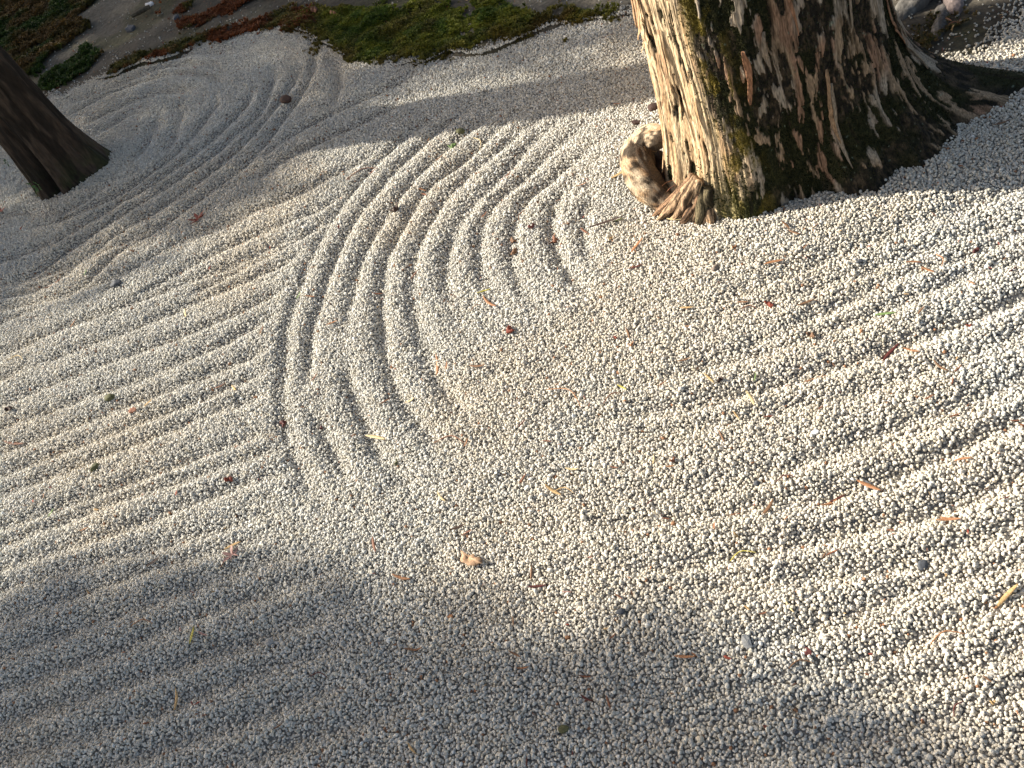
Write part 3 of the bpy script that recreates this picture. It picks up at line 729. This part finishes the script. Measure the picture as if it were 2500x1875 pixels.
def bladev(L, W, curl, bend, fold, seed, forked=False, n_=10):
    r_ = random.Random(seed); top = []
    for i in range(n_ + 1):
        t = i / n_; x = (t - .5) * L
        w_ = W * .5 * (max(0.02, sin(pi * min(1, (t * .96 + .02))) ** .65)) * (1 - .25 * t)
        yb = bend * L * (4 * (t - .5) ** 2 - 1) * .5
        z = curl * L * (4 * (t - .5) ** 2) * .25 + .0015
        for s_ in (-1, 0, 1): top.append((x, yb + s_ * w_, z + fold * W * abs(s_) * .5))
    m_ = len(top); V = top + [(a, b, c - .0005) for a, b, c in top]; F = []
    for i in range(n_):
        for j in range(2):
            a = i * 3 + j; F += [(a, a + 3, a + 4, a + 1), (m_ + a + 1, m_ + a + 4, m_ + a + 3, m_ + a)]
        F += [(i * 3, m_ + i * 3, m_ + i * 3 + 3, i * 3 + 3), (i * 3 + 2, i * 3 + 5, m_ + i * 3 + 5, m_ + i * 3 + 2)]
    F += [(0, 1, m_ + 1, m_), (1, 2, m_ + 2, m_ + 1)]; k = n_ * 3
    F += [(k + 1, k, m_ + k, m_ + k + 1), (k + 2, k + 1, m_ + k + 1, m_ + k + 2)]
    return V, F
def place(o, x, y, ang, L, lift=.005, tilt=0):
    A, B = ends(x, y, max(L, 12), ang); c = (A + B) / 2
    za, zb = float(gz(*A)), float(gz(*B)); zc = max(float(gz(*c)), (za + zb) / 2)
    o.location = (c[0], c[1], zc + lift)
    o.rotation_euler = (0, -atan2(zb - za, max(.01, np.linalg.norm(B - A))) * .7 + tilt, atan2(B[1] - A[1], B[0] - A[0]))
    return np.linalg.norm(B - A)
LIT = []
def sliver(x, y, L, ang, c, w=.14, curl=None, bend=None, seed=0):
    A, B = ends(x, y, L, ang); ln = float(np.linalg.norm(B - A)); r_ = random.Random(int(x * 7 + y * 13))
    ln = min(ln, .11)
    W = max(.0036, min(.0090, w * 1.2 * ln))
    V, F = bladev(ln, W, r_.uniform(.05, .35) if curl is None else curl, r_.uniform(-.16, .16) if bend is None else bend, r_.uniform(-.5, .5), 1)
    o = link('leaf_sliver', mesh('leaf_sliver', V, F, True), litmat(COL[c])); place(o, x, y, ang, L, .0055, r_.uniform(-.1, .1)); return o
def stem(x, y, L, ang, c, bow=.2):
    A, B = ends(x, y, L, ang); ln = float(np.linalg.norm(B - A)); r_ = random.Random(int(x * 5 + y * 11))
    P = [(-ln / 2, 0, .001), (-ln / 4, bow * ln * .7, .003), (0, bow * ln, .004), (ln / 4, bow * ln * .55, .003), (ln / 2, -bow * ln * .2, .001)]
    V, F, *_ = tube(P, [.0009, .0011, .0011, .0009, .0005], 6, 3, .1)
    o = link('stem', mesh('stem', V, F, True), litmat(COL[c], 'stem')); place(o, x, y, ang, L, .0055); return o
def chip(x, y, L, ang, c, asp=.6, th=.25):
    A, B = ends(x, y, L, ang); ln = float(np.linalg.norm(B - A)); r_ = random.Random(int(x * 3 + y * 17)); n_ = 9; top = []
    for i in range(n_):
        a = 2 * pi * i / n_; q = r_.uniform(.7, 1.1); top.append((cos(a) * ln / 2 * q, sin(a) * ln / 2 * asp * q, ln * th * r_.uniform(.35, .75)))
    bot = [(a * 1.05, b * 1.05, -ln * .1) for a, b, c_ in top]
    mid = [(a * 1.1, b * 1.1, c_ * .4) for a, b, c_ in top]
    V = [(0, 0, ln * th * .7)] + top + mid + bot; F = []
    for i in range(n_):
        j = (i + 1) % n_; F += [(0, 1 + i, 1 + j), (1 + i, 1 + n_ + i, 1 + n_ + j, 1 + j), (1 + n_ + i, 1 + 2 * n_ + i, 1 + 2 * n_ + j, 1 + n_ + j)]
    o = link('bark_chip', mesh('bark_chip', V, F, False), litmat(COL[c], 'chip')); place(o, x, y, ang, L, .003); return o
def stone(x, y, L, ang, c, flat=.7):
    A, B = ends(x, y, L, ang); ln = float(np.linalg.norm(B - A)); me = ico(3, .012, int(x + y), True); me.name = 'stone'
    for v_ in me.vertices: v_.co = (v_.co.x * ln * .58, v_.co.y * ln * .44, v_.co.z * ln * .40 * flat)
    o = link('stone', me, litmat(COL[c], 'stone')); place(o, x, y, ang, L, .004 + ln * .1); return o
def star(x, y, L, ang, c, lobes=5, curl=.5):
    A, B = ends(x, y, L, 0); ln = float(np.linalg.norm(B - A)) * .55; r_ = random.Random(int(x + 3 * y)); V = [(0, 0, .002)]; F = []
    n_ = lobes * 4
    for i in range(n_):
        a = 2 * pi * i / n_ * .86; ph = i % 4; q = (1.0, .62, .26, .62)[ph] * r_.uniform(.8, 1.1); q *= ln
        V.append((cos(a) * q, sin(a) * q, .002 + curl * q * q / ln * r_.uniform(.2, .9)))
    for i in range(n_ - 1): F.append((0, 1 + i, 2 + i))
    m_ = len(V); V += [(a, b, c_ - .0006) for a, b, c_ in V]; F += [tuple(m_ + q for q in f_[::-1]) for f_ in F]
    F += [(1 + i, m_ + 1 + i, m_ + 2 + i, 2 + i) for i in range(n_ - 1)] + [(0, m_, m_ + 1, 1), (n_, m_ + n_, m_, 0)]
    o = link('star_leaf', mesh('star_leaf', V, F, False), litmat(COL[c])); place(o, x, y, 0, L, .006); o.rotation_euler.z += radians(ang); return o
def clump(x, y, L, ang, c, n_=6):
    """a crumpled dead leaf"""
    A, B = ends(x, y, L, ang); ln = float(np.linalg.norm(B - A)); r_ = random.Random(int(x * 2 + y)); k = 7
    V = []; F = []
    for i in range(k):
        for j in range(k):
            u = i / (k - 1) - .5; v_ = j / (k - 1) - .5; rr = 1 - .5 * abs(u) * abs(v_) * 4
            V.append((u * ln * rr, v_ * ln * .6 * rr + .15 * ln * sin(u * 5 + x), .002 + ln * .28 * abs(sin(u * 6 + y)) * (.4 + cos(v_ * 4)) + r_.uniform(0, .08) * ln))
    for i in range(k - 1):
        for j in range(k - 1): a = i * k + j; F.append((a, a + k, a + k + 1, a + 1))
    m_ = len(V); V += [(a, b, c_ - .0007) for a, b, c_ in V]; F += [tuple(m_ + q for q in f_[::-1]) for f_ in F]
    rim = [i * k for i in range(k)] + [(k - 1) * k + j for j in range(1, k)] + [i * k + k - 1 for i in range(k - 2, -1, -1)] + [j for j in range(k - 2, 0, -1)]
    F += [(rim[i], m_ + rim[i], m_ + rim[(i + 1) % len(rim)], rim[(i + 1) % len(rim)]) for i in range(len(rim))]
    o = link('curled_leaf', mesh('curled_leaf', V, F, True), litmat(COL[c])); place(o, x, y, ang, L, .004); return o

# the tan leaf with a hole, its outline in local metres (12 cm of view at its place)
def holed_leaf():
    out = [(340,220),(372,232),(392,250),(418,262),(445,268),(478,248),(486,275),(505,290),(522,300),(520,282),(548,290),(560,318),(572,345),(548,352),(525,348),(500,366),(470,374),(440,372),(412,374),(392,352),(368,345),(345,338),(333,312),(338,290),(352,262),(345,240)]
    W = np.array([g(1050 + a / 4.233, 1300 + b / 4.233) for a, b in out]); c0 = W.mean(0); hc = g(1050 + 413 / 4.233, 1300 + 290 / 4.233)
    n_ = len(out); hr = .0014; H_ = [(hc[0] + hr * cos(a), hc[1] + hr * sin(a)) for a in [atan2(p[1] - hc[1], p[0] - hc[0]) for p in W]]
    def zz(p): d = p - c0; return .006 + 1.2 * d[0] ** 2 + 2 * d[1] ** 2 + .0015 * sin(d[0] * 260) * cos(d[1] * 190)
    V = []
    for t in (0, .5, 1):
        for i in range(n_):
            p = np.array(H_[i]) * (1 - t) + W[i] * t; V.append((p[0] - c0[0], p[1] - c0[1], zz(p)))
    F = []
    for r_ in range(2):
        for i in range(n_):
            j = (i + 1) % n_; F.append((r_ * n_ + i, r_ * n_ + j, (r_ + 1) * n_ + j, (r_ + 1) * n_ + i))
    m_ = len(V); V += [(a, b, c_ - .0006) for a, b, c_ in V]; F += [tuple(m_ + q for q in f_[::-1]) for f_ in F]
    F += [(2 * n_ + i, 2 * n_ + (i + 1) % n_, m_ + 2 * n_ + (i + 1) % n_, m_ + 2 * n_ + i) for i in range(n_)]
    F += [((i + 1) % n_, i, m_ + i, m_ + (i + 1) % n_) for i in range(n_)]
    return link('holed_leaf', mesh('holed_leaf', V, F, True), litmat((.42, .26, .15)), loc=(c0[0], c0[1], float(gz(*c0)) + .004))
tag(holed_leaf(), 'large ragged tan leaf with a small dark hole lying on the gravel', 'leaf')

LM = [  # landmarks that labels may point to
    ((1157, 1371), 'the large tan holed leaf'), ((2162, 766), 'the green leaf blade'), ((2176, 858), 'the thick dark red leaf sliver'),
    ((1489, 556), 'the long dark curled bark strip'), ((2323, 1269), 'the forked orange sliver'), ((2122, 1185), 'the biggest orange brown sliver'),
    ((488, 540), 'the red star leaf'), ((570, 1358), 'the purplish star leaf'), ((1182, 710), 'the yellow leaf sliver'), ((1825, 1570), 'the grey wedge stone'),
    ((1972, 1593), 'the dark brown bark chip'), ((1812, 1351), 'the curved yellow stem'), ((967, 511), 'the black crumpled leaf'),
    ((1674, 1607), 'the level orange sliver in the shade'), ((1378, 1783), 'the mossy olive stone'), ((702, 248), 'the dark stone on the far arcs'),
    ((1380, 975), 'the long winding stem'), ((423, 1704), 'the steep tan sliver in the near shade'), ((1620, 500), 'the root knob of the large trunk'),
    ((1882, 749), 'the crumpled red leaf'), ((1030, 465), 'the crossed slivers on the upper arcs'), ((813, 793), 'the bent orange sliver on the outer arc'),
    ((2160, 440), 'the right foot of the large trunk'), ((1846, 1174), 'the dark slate pebble in the sun'), ((289, 700), 'the dark stone on the left furrows')]
items = [
 # kind, x, y, length px, angle, colour, own label or ''
 (star,488,540,34,20,'red','red star shaped maple leaf on the sunlit left furrows'),
 (stone,702,248,22,0,'dark','small dark stone on the shaded far arcs'),
 (stone,289,700,24,10,'darkgrey','dark rounded stone on the sunlit left furrows'),
 (sliver,125,690,50,40,'rust',''),(stem,886,425,85,20,'rust',''),(clump,967,511,30,35,'dark','black crumpled leaf scrap on the arcs left of the large trunk'),
 (sliver,906,414,20,30,'red',''),(sliver,210,667,16,60,'green',''),(star,2,520,20,0,'red','small red leaf cut by the left edge of the photo'),
 (stone,1124,320,18,0,'olive','round olive brown stone on the upper arcs'),(clump,1105,353,22,10,'green','tiny green moss scrap just below the olive brown stone'),
 (sliver,1028,459,22,-10,'orange',''),(sliver,1034,473,20,-35,'rust',''),(stem,1164,350,28,-60,'pale',''),(sliver,1073,384,26,25,'brown',''),
 (sliver,1231,423,36,42,'rust',''),(sliver,1179,520,22,50,'rust',''),(stem,1272,520,28,55,'brown',''),(clump,1299,556,20,20,'darkred',''),
 (sliver,1426,561,26,-40,'rust',''),(clump,1349,579,20,70,'rust',''),(clump,1250,582,16,90,'brown',''),(clump,1253,610,18,80,'brown',''),
 (sliver,1421,452,26,25,'orange',''),(sliver,1514,430,48,32,'tan',''),(sliver,1559,610,46,48,'orange',''),(sliver,1555,660,38,14,'darkred',''),
 (sliver,1182,710,36,22,'yellow','bright yellow leaf sliver inside the curved furrows'),(sliver,1198,738,44,-38,'orange',''),(stem,1165,752,34,28,'brown',''),
 (sliver,1010,667,28,42,'rust',''),(sliver,920,712,26,10,'rust',''),(sliver,760,728,22,3,'orange',''),(sliver,1507,256,20,0,'orange',''),
 (sliver,999,645,12,45,'orange',''),
 (sliver,2311,58,26,-20,'orange',''),(stem,2330,68,30,5,'rust',''),(sliver,2183,405,62,20,'rust',''),(sliver,2155,415,34,12,'orange',''),(sliver,2314,347,18,28,'orange',''),
 (sliver,2445,305,44,18,'brown',''),(sliver,1922,576,30,-45,'brown',''),(sliver,1944,590,34,-20,'brown',''),(sliver,1993,576,22,35,'brown',''),(clump,1797,622,14,0,'orange',''),
 (sliver,1893,658,52,12,'orange',''),(sliver,2230,643,42,5,'orange',''),(sliver,2266,664,38,-32,'orange',''),(stem,2293,640,34,-65,'orange',''),
 (stone,1749,669,16,60,'greybrown',''),(sliver,1970,747,48,20,'brown',''),(clump,1882,749,28,0,'red','crumpled bright red leaf scrap below the large trunk'),(stem,1830,756,34,8,'rust',''),
 (clump,2382,609,22,20,'darkred',''),(sliver,2372,694,22,-30,'orange',''),(sliver,2472,660,30,40,'darkred',''),(stone,2099,646,16,30,'darkgrey',''),
 (sliver,1816,744,28,5,'orange',''),(sliver,2162,766,54,0,'green','straight green leaf blade lying level on the sunlit gravel'),(sliver,2250,767,28,50,'brown',''),(clump,2366,792,16,20,'red',''),
 (sliver,2176,858,64,50,'darkred','thick dark red leaf sliver leaning over a furrow'),(sliver,2168,862,54,44,'dark',''),(sliver,2226,859,44,-18,'orange',''),
 (sliver,2298,896,44,-35,'brown',''),(sliver,2339,903,26,45,'rust',''),(clump,1981,821,24,-20,'brown',''),(sliver,1975,925,30,25,'orange',''),(sliver,2006,917,24,12,'orange',''),
 (sliver,1733,931,34,-42,'tan',''),(clump,1760,935,20,20,'dark',''),(sliver,1834,982,46,-62,'pale',''),(sliver,1798,1016,24,-50,'tan',''),(sliver,1764,1072,32,-65,'brown',''),
 (sliver,1844,925,18,75,'green',''),(chip,1932,1072,20,15,'greybrown',''),(chip,1990,1058,24,20,'white',''),(sliver,2268,973,28,22,'rust',''),(sliver,2332,1010,26,20,'rust',''),
 (sliver,2325,937,20,80,'rust',''),(sliver,2479,1016,30,5,'rust',''),(sliver,2352,1124,44,4,'orange',''),(sliver,2122,1185,68,-27,'orange','biggest orange brown leaf sliver slanting down the right hand furrows'),
 (sliver,2024,1222,44,25,'orange',''),(sliver,2044,1211,44,30,'darkred',''),(sliver,1873,1240,56,58,'brown',''),(sliver,1794,1249,26,8,'rust',''),(sliver,1588,1226,26,48,'darkred',''),
 (sliver,2318,1269,62,0,'orange','forked orange sliver lying level in the near right furrow'),(stem,1920,1172,50,12,'darkred',''),(stone,1846,1174,18,0,'darkgrey','dark slate grey pebble in the sun right of centre'),
 (sliver,1534,821,28,-72,'brown',''),(clump,1545,847,16,20,'orange',''),(clump,1505,829,12,0,'red',''),(sliver,1618,941,26,40,'rust',''),(sliver,1672,886,34,16,'brown',''),
 (chip,1679,803,14,0,'brown',''),(sliver,1679,757,36,3,'tan',''),(sliver,1520,949,26,-28,'yellow',''),(stem,1500,976,56,32,'rust',''),(sliver,1597,1127,24,85,'pale',''),
 (clump,1645,1128,20,30,'rust',''),(sliver,1638,1143,20,10,'orange',''),(sliver,2004,998,16,40,'rust',''),(sliver,1875,1016,24,8,'red',''),
 (sliver,814,793,30,25,'orange','bent orange leaf sliver on the crest of the outer arc'),(sliver,1064,889,48,88,'orange',''),(sliver,1170,898,40,2,'brown',''),(sliver,1094,898,20,80,'orange',''),
 (clump,1249,810,20,-50,'red',''),(sliver,1001,975,30,10,'pale',''),(sliver,944,982,24,35,'rust',''),(sliver,915,1066,54,-14,'pale',''),(stem,1100,1083,78,-2,'rust',''),
 (sliver,1140,1086,22,65,'orange',''),(sliver,1277,1038,26,45,'darkred',''),(sliver,1338,1083,24,-5,'rust',''),(sliver,1399,1147,34,-3,'pale',''),(sliver,1082,1217,30,-50,'pale',''),
 (sliver,1353,1201,46,-30,'tan',''),(stem,1380,1204,48,-5,'tan',''),(sliver,1279,1172,32,60,'rust',''),(sliver,1121,1292,42,25,'dark',''),(sliver,1145,1306,30,28,'rust',''),
 (sliver,917,1334,38,-80,'rust',''),(stem,1380,975,95,-25,'orange','long winding orange stem across the central gravel'),
 (sliver,985,1413,44,-12,'orange',''),(sliver,1299,1401,36,86,'brown',''),(sliver,1315,1435,46,8,'darkred',''),(sliver,1387,1450,24,0,'pink',''),(stem,1464,1441,34,50,'greybrown',''),
 (sliver,1514,1462,22,-35,'rust',''),(chip,1100,1507,16,5,'orange',''),(sliver,1256,1522,26,-85,'brown',''),(sliver,1004,1588,34,-8,'brown',''),(sliver,1022,1587,26,20,'orange',''),
 (sliver,1261,1602,34,-28,'brown',''),(sliver,1279,1634,32,6,'orange',''),(sliver,1433,1656,32,-6,'rust',''),(sliver,1433,1706,34,-30,'darkred',''),(sliver,1489,1719,36,-72,'rust',''),
 (sliver,1674,1607,52,-2,'orange','level orange leaf sliver alone in the shade at lower right of centre'),(sliver,1010,1830,34,-52,'tan',''),(sliver,1288,1862,26,85,'darkred',''),
 (stone,1518,1499,20,5,'darkgrey',''),(stone,1378,1783,24,10,'olive','mossy olive stone on the near gravel close to the bottom edge'),
 (stem,780,1654,44,0,'darkred',''),(sliver,373,1368,46,33,'dark',''),(sliver,567,1334,46,32,'tan',''),(star,570,1358,40,-10,'pink','purplish brown star shaped leaf in the soft shade at left'),(sliver,545,1376,26,55,'brown',''),
 (stem,348,1525,52,12,'orange',''),(sliver,436,1532,14,-70,'pink',''),(sliver,472,1552,46,72,'yellow',''),(sliver,497,1548,24,-22,'pink',''),(sliver,423,1704,54,76,'tan','steep curved tan leaf sliver in the near left shade'),
 (stone,658,1568,24,5,'grey',''),(sliver,683,1774,26,35,'brown',''),(sliver,208,1294,22,28,'orange',''),(sliver,120,1249,26,70,'green',''),(clump,560,1172,18,-10,'red',''),
 (stone,237,1144,24,60,'olive',''),(chip,1972,1593,26,-50,'darkred','dark brown bark chip standing in the half shade at lower right'),(chip,1927,1593,18,-30,'dark',''),
 (chip,1825,1570,38,-65,'grey','pale grey wedge shaped stone in the shade at lower right'),(stem,1957,1624,64,14,'brown',''),(sliver,1929,1482,40,-55,'pale',''),(stem,1812,1351,66,20,'yellow','curved yellow stem on the gravel right of centre'),
 (sliver,2033,1351,34,22,'rust',''),(sliver,2012,1356,16,60,'brown',''),(stem,2314,1554,86,16,'orange',''),(sliver,2461,1453,74,45,'tan',''),(stone,2253,1373,26,75,'darkgrey',''),
 (sliver,2411,1658,30,-40,'brown',''),(clump,2424,1709,18,0,'tan',''),(stem,2341,1726,44,60,'darkred',''),(clump,1943,1733,18,-30,'brown',''),(sliver,1825,1489,18,-40,'tan',''),
 (sliver,1864,1501,20,15,'rust',''),(stone,1943,1787,16,0,'darkgrey',''),(stone,1631,1762,14,0,'darkgrey',''),(chip,1870,1776,14,-40,'darkred',''),
 (sliver,538,941,30,24,'rust',''),(sliver,574,950,24,-50,'tan',''),(chip,330,1007,24,15,'rust',''),(sliver,368,991,26,50,'tan',''),(stone,273,974,20,0,'olive',''),
 (clump,687,1030,16,-40,'darkred',''),(clump,778,1037,12,60,'darkred',''),(sliver,728,720,20,48,'green',''),(sliver,178,790,24,55,'orange',''),(stem,45,882,36,0,'pale',''),(sliver,457,769,20,-80,'pale',''),
 (sliver,644,812,24,65,'brown',''),(sliver,768,923,26,50,'rust',''),(clump,27,1003,18,10,'dark',''),(sliver,34,1079,44,0,'rust',''),(sliver,940,984,26,32,'brown',''),(clump,967,1127,18,40,'olive',''),
 (sliver,1502,1146,20,-12,'rust',''),(sliver,1625,1262,18,0,'rust',''),(sliver,2175,1290,20,-10,'rust',''),(sliver,2452,1218,28,12,'darkred',''),(sliver,1500,1560,20,40,'rust',''),
 (stone,1598,266,32,20,'dark','blocky dark bark piece against the left side of the large trunk'),(chip,1552,300,24,0,'dark','small flat dark bark piece left of the large trunk'),
]
# the long dark curled bark strip and the ones lying against the trunk's foot
o = sliver(1485, 556, 100, 14, 'dark', .22, .25, -.12); o.name = 'bark_curl'; tag(o, 'long dark curled bark strip lying on gravel left of the trunk foot', 'bark'); o.location.z += .006
o = sliver(1512, 545, 30, 20, 'olive', .3, .1, 0); tag(o, 'short olive leaf scrap at the right end of the long dark bark curl', 'leaf')
o = sliver(1665, 545, 66, 6, 'pale', .16, .15, .1); o.name = 'bark_curl'; tag(o, 'pale bark curl lying at the splintered left foot of the trunk', 'bark'); o.location.z += .004
o = sliver(1700, 540, 44, -28, 'rust', .1, .3, 0); o.name = 'bark_curl'; tag(o, 'thin brown bark splinter propped at the left foot of the trunk', 'bark'); o.location.z += .006
o = sliver(1863, 478, 36, 72, 'grey', .18, .1, 0); tag(o, 'small upright pale grey leaf blade against the mossy foot of the trunk', 'leaf'); o.rotation_euler.y -= .7; o.location.z += .02
KIND = {'leaf_sliver': 'leaf sliver', 'stem': 'thin stem', 'bark_chip': 'bark chip', 'stone': 'stone', 'star_leaf': 'star shaped leaf', 'curled_leaf': 'crumpled leaf scrap'}
CAT = {'leaf_sliver': 'leaf', 'stem': 'twig', 'bark_chip': 'bark chip', 'stone': 'stone', 'star_leaf': 'leaf', 'curled_leaf': 'leaf'}
GRP = {'leaf_sliver': 'fallen leaf slivers on the gravel', 'stem': 'thin dry stems on the gravel', 'stone': 'odd stones in the gravel', 'curled_leaf': 'crumpled leaf scraps on the gravel', 'bark_chip': 'bark chips on the gravel', 'star_leaf': 'star shaped leaves on the gravel'}
used = set()
for fn, x, y, L, ang, c, lab in items:
    o = fn(x, y, L, ang, c); kd = o.name.split('.')[0]
    if kd == 'bark_chip' and c in ('grey', 'white'): o.name = 'stone'; kd = 'stone'
    if not lab:
        size = 'tiny' if L < 20 else 'short' if L < 30 else 'medium' if L < 44 else 'long'
        dd = sorted(LM, key=lambda q: hypot(q[0][0] - x, q[0][1] - y)); tries = []
        a_ = ang % 180; lean = 'level' if a_ < 15 or a_ > 165 else 'upright' if 70 < a_ < 110 else 'right leaning' if a_ < 90 else 'left leaning'
        for (lx, ly), nm in dd[:4]:
            dx, dy = x - lx, y - ly
            if hypot(dx, dy) < 6: continue
            far = 'just ' if hypot(dx, dy) < 90 else '' if hypot(dx, dy) < 260 else 'well '
            if abs(dx) > 2 * abs(dy): w_ = 'right of' if dx > 0 else 'left of'
            elif abs(dy) > 2 * abs(dx): w_ = 'below' if dy > 0 else 'above'
            else: w_ = ('below and ' if dy > 0 else 'above and ') + ('right of' if dx > 0 else 'left of')
            tries.append('%s %s%s %s' % ('', far, w_, nm))
        cand = ['%s %s %s%s' % (size, WORD[c], KIND[kd], t_) for t_ in tries[:1]] + ['%s %s %s %s%s' % (size, lean, WORD[c], KIND[kd], t_) for t_ in tries]
        cand = [' '.join(q.split()) for q in cand]
        lab = next((q for q in cand if q not in used and len(q.split()) <= 16), cand[-1])
        if lab in used: print('dup', lab)
    used.add(lab); tag(o, lab, CAT[kd] if kd != 'stone' else 'stone', GRP[kd])
# the fork of the forked sliver is a second leaf lying across it
o = sliver(2308, 1262, 30, -20, 'orange', .16); tag(o, 'short orange leaf sliver crossing the left end of the forked orange sliver', 'leaf', GRP['leaf_sliver'])

# crumbs of leaf and bark too small to count, thicker in the furrows and round the trunk
def flake(seed):
    r = random.Random(seed); L = 1; w_ = r.uniform(.12, .35); k = r.uniform(-.2, .2)
    v = [(-L, 0, 0), (-.3, -w_, .1 + k), (-.3, w_, .1 + k), (.4, -w_ * .8, .15), (.4, w_ * .8, .15), (L, k, .02)]
    v += [(a, b, c - .06) for a, b, c in v]
    return mesh('flake', v, [(0, 1, 2), (1, 3, 4, 2), (3, 5, 4), (6, 8, 7), (7, 8, 10, 9), (9, 10, 11), (0, 6, 7, 1), (1, 7, 9, 3), (3, 9, 11, 5), (5, 11, 10, 4), (4, 10, 8, 2), (2, 8, 6, 0)], False)
A = rng.uniform(-2.2, 2.2, 26000); B = rng.uniform(.1, 7, 26000); hh = H(A, B)
pr = .05 + .22 * sstep(-.004, -.016, hh) + .35 * np.exp(-((np.hypot(A - BIG[0], B - BIG[1]) - .42) / .12) ** 2) + .15 * sstep(.5, .62, fbm(A / .4, B / .4, 701, 3)) + .5 * (edge(A, B) < 0)
k = rng.random(len(A)) < pr; A, B = A[k], B[k]; n_ = len(A)
pal = np.array([(.26, .12, .06), (.18, .075, .04), (.11, .055, .03), (.40, .26, .12), (.05, .03, .02), (.22, .05, .03)])
sc_ = rng.lognormal(math.log(.0042), .4, n_).clip(.002, .012)
o = scatter('leaf_crumbs', np.stack([A, B, gz(A, B) + .0055], 1), np.stack([rng.normal(0, .4, n_), rng.normal(0, .35, n_), rng.uniform(0, 6.28, n_)], 1),
            np.stack([sc_, sc_, sc_], 1), pal[rng.integers(0, 6, n_)], rng.integers(0, 4, n_), [flake(800 + q) for q in range(4)], mat('crumb', attr='col', inst=True, rough=.8, var=.2, nscale=5, bump=0))
tag(o, 'tiny reddish brown crumbs of leaf and bark scattered over gravel and soil', 'leaf crumbs', kind='stuff')

# twigs and dead leaves caught in the hollow of the root knob
hz = .045
hol = [(1605,395,40,-75,'dark'),(1622,380,44,20,'brown'),(1640,400,36,35,'pale'),(1618,420,42,-60,'brown'),(1636,430,40,40,'rust'),(1612,440,30,80,'dark'),
       (1645,418,34,-30,'tan'),(1628,450,36,25,'orange'),(1650,440,26,60,'brown'),(1600,415,30,-40,'dark'),(1630,405,40,-85,'dark'),(1642,460,30,30,'rust')]
for i, (x, y, L, ang, c) in enumerate(hol):
    h_ = hz + .006 * (i % 4); o = stem(x, y, L, ang, c, .05) if i % 2 else sliver(x, y, L, ang, c, .12)
    q = g(x, y, h_); o.location = (q[0], q[1], h_); o.rotation_euler.y += random.Random(i).uniform(-.4, .4)
    o.name = 'twig' if i % 2 else 'dead_leaf'
    side = ['at the upper left', 'at the top', 'at the upper right', 'in the left part', 'in the middle', 'at the lower left', 'right of the middle', 'below the middle', 'at the right', 'at the far left', 'just above the middle', 'at the bottom'][i]
    tag(o, '%s %s %s of the hollow by the root knob' % (WORD[c], 'dry twig' if i % 2 == 0 and False else ('dry twig' if i % 2 else 'dead leaf'), side), 'twig' if i % 2 else 'leaf',
        'twigs in the root hollow' if i % 2 else 'dead leaves in the root hollow')
q = g(1652, 385, .05); o = stone(1652, 385, 14, 0, 'white'); o.location = (q[0], q[1], .05); tag(o, 'white pebble lodged in the hollow beside the root knob', 'stone')
# dark litter bed under them
V, F, *_ = tube([gp(1590, 372, .05), gp(1618, 405, .035), gp(1640, 440, .02), gp(1655, 480, .0)], [.012, .03, .03, .012], 24, 77, .4, wav=.012)
link('leaf_mould', mesh('leaf_mould', V, F, True, np.tile((.05, .03, .018), (len(V), 1))), M_soil, BT)
# small stones and a stick on the far soil
for fn, x, y, L, ang, c, lab, ct in [
    (chip,318,72,14,-38,'darkgrey','bluish grey flat stone on the shaded soil at top left','stone'),(chip,368,16,18,10,'white','pale stone at the end of the stick on the far soil','stone'),
    (stone,432,48,15,50,'darkgrey','grey stone beside the sparse brown moss on the far soil','stone'),(sliver,212,108,18,75,'tan','thin tan leaf on the dark soil behind the small trunk','leaf'),
    (sliver,100,228,20,25,'olive','olive leaf scrap at the soil edge right of the small trunk','leaf'),(chip,895,62,18,0,'grey','flat grey stone lying in the green moss','stone'),
    (clump,820,44,20,10,'orange','dry orange leaf on the green moss','leaf'),(clump,775,35,18,0,'rust','rusty leaf on the left part of the moss bed','leaf')]:
    o = fn(x, y, L, ang, c); o.name = 'stone' if ct == 'stone' else o.name; tag(o, lab, ct); o.location.z += .003
groundtube('fallen_stick', [(322,38,.02),(345,26,.022),(366,16,.02)], [.012,.014,.010], (.12,.10,.07), 'short weathered stick on the shaded soil at the top left', 'stick', 66, n=14, b=.15)
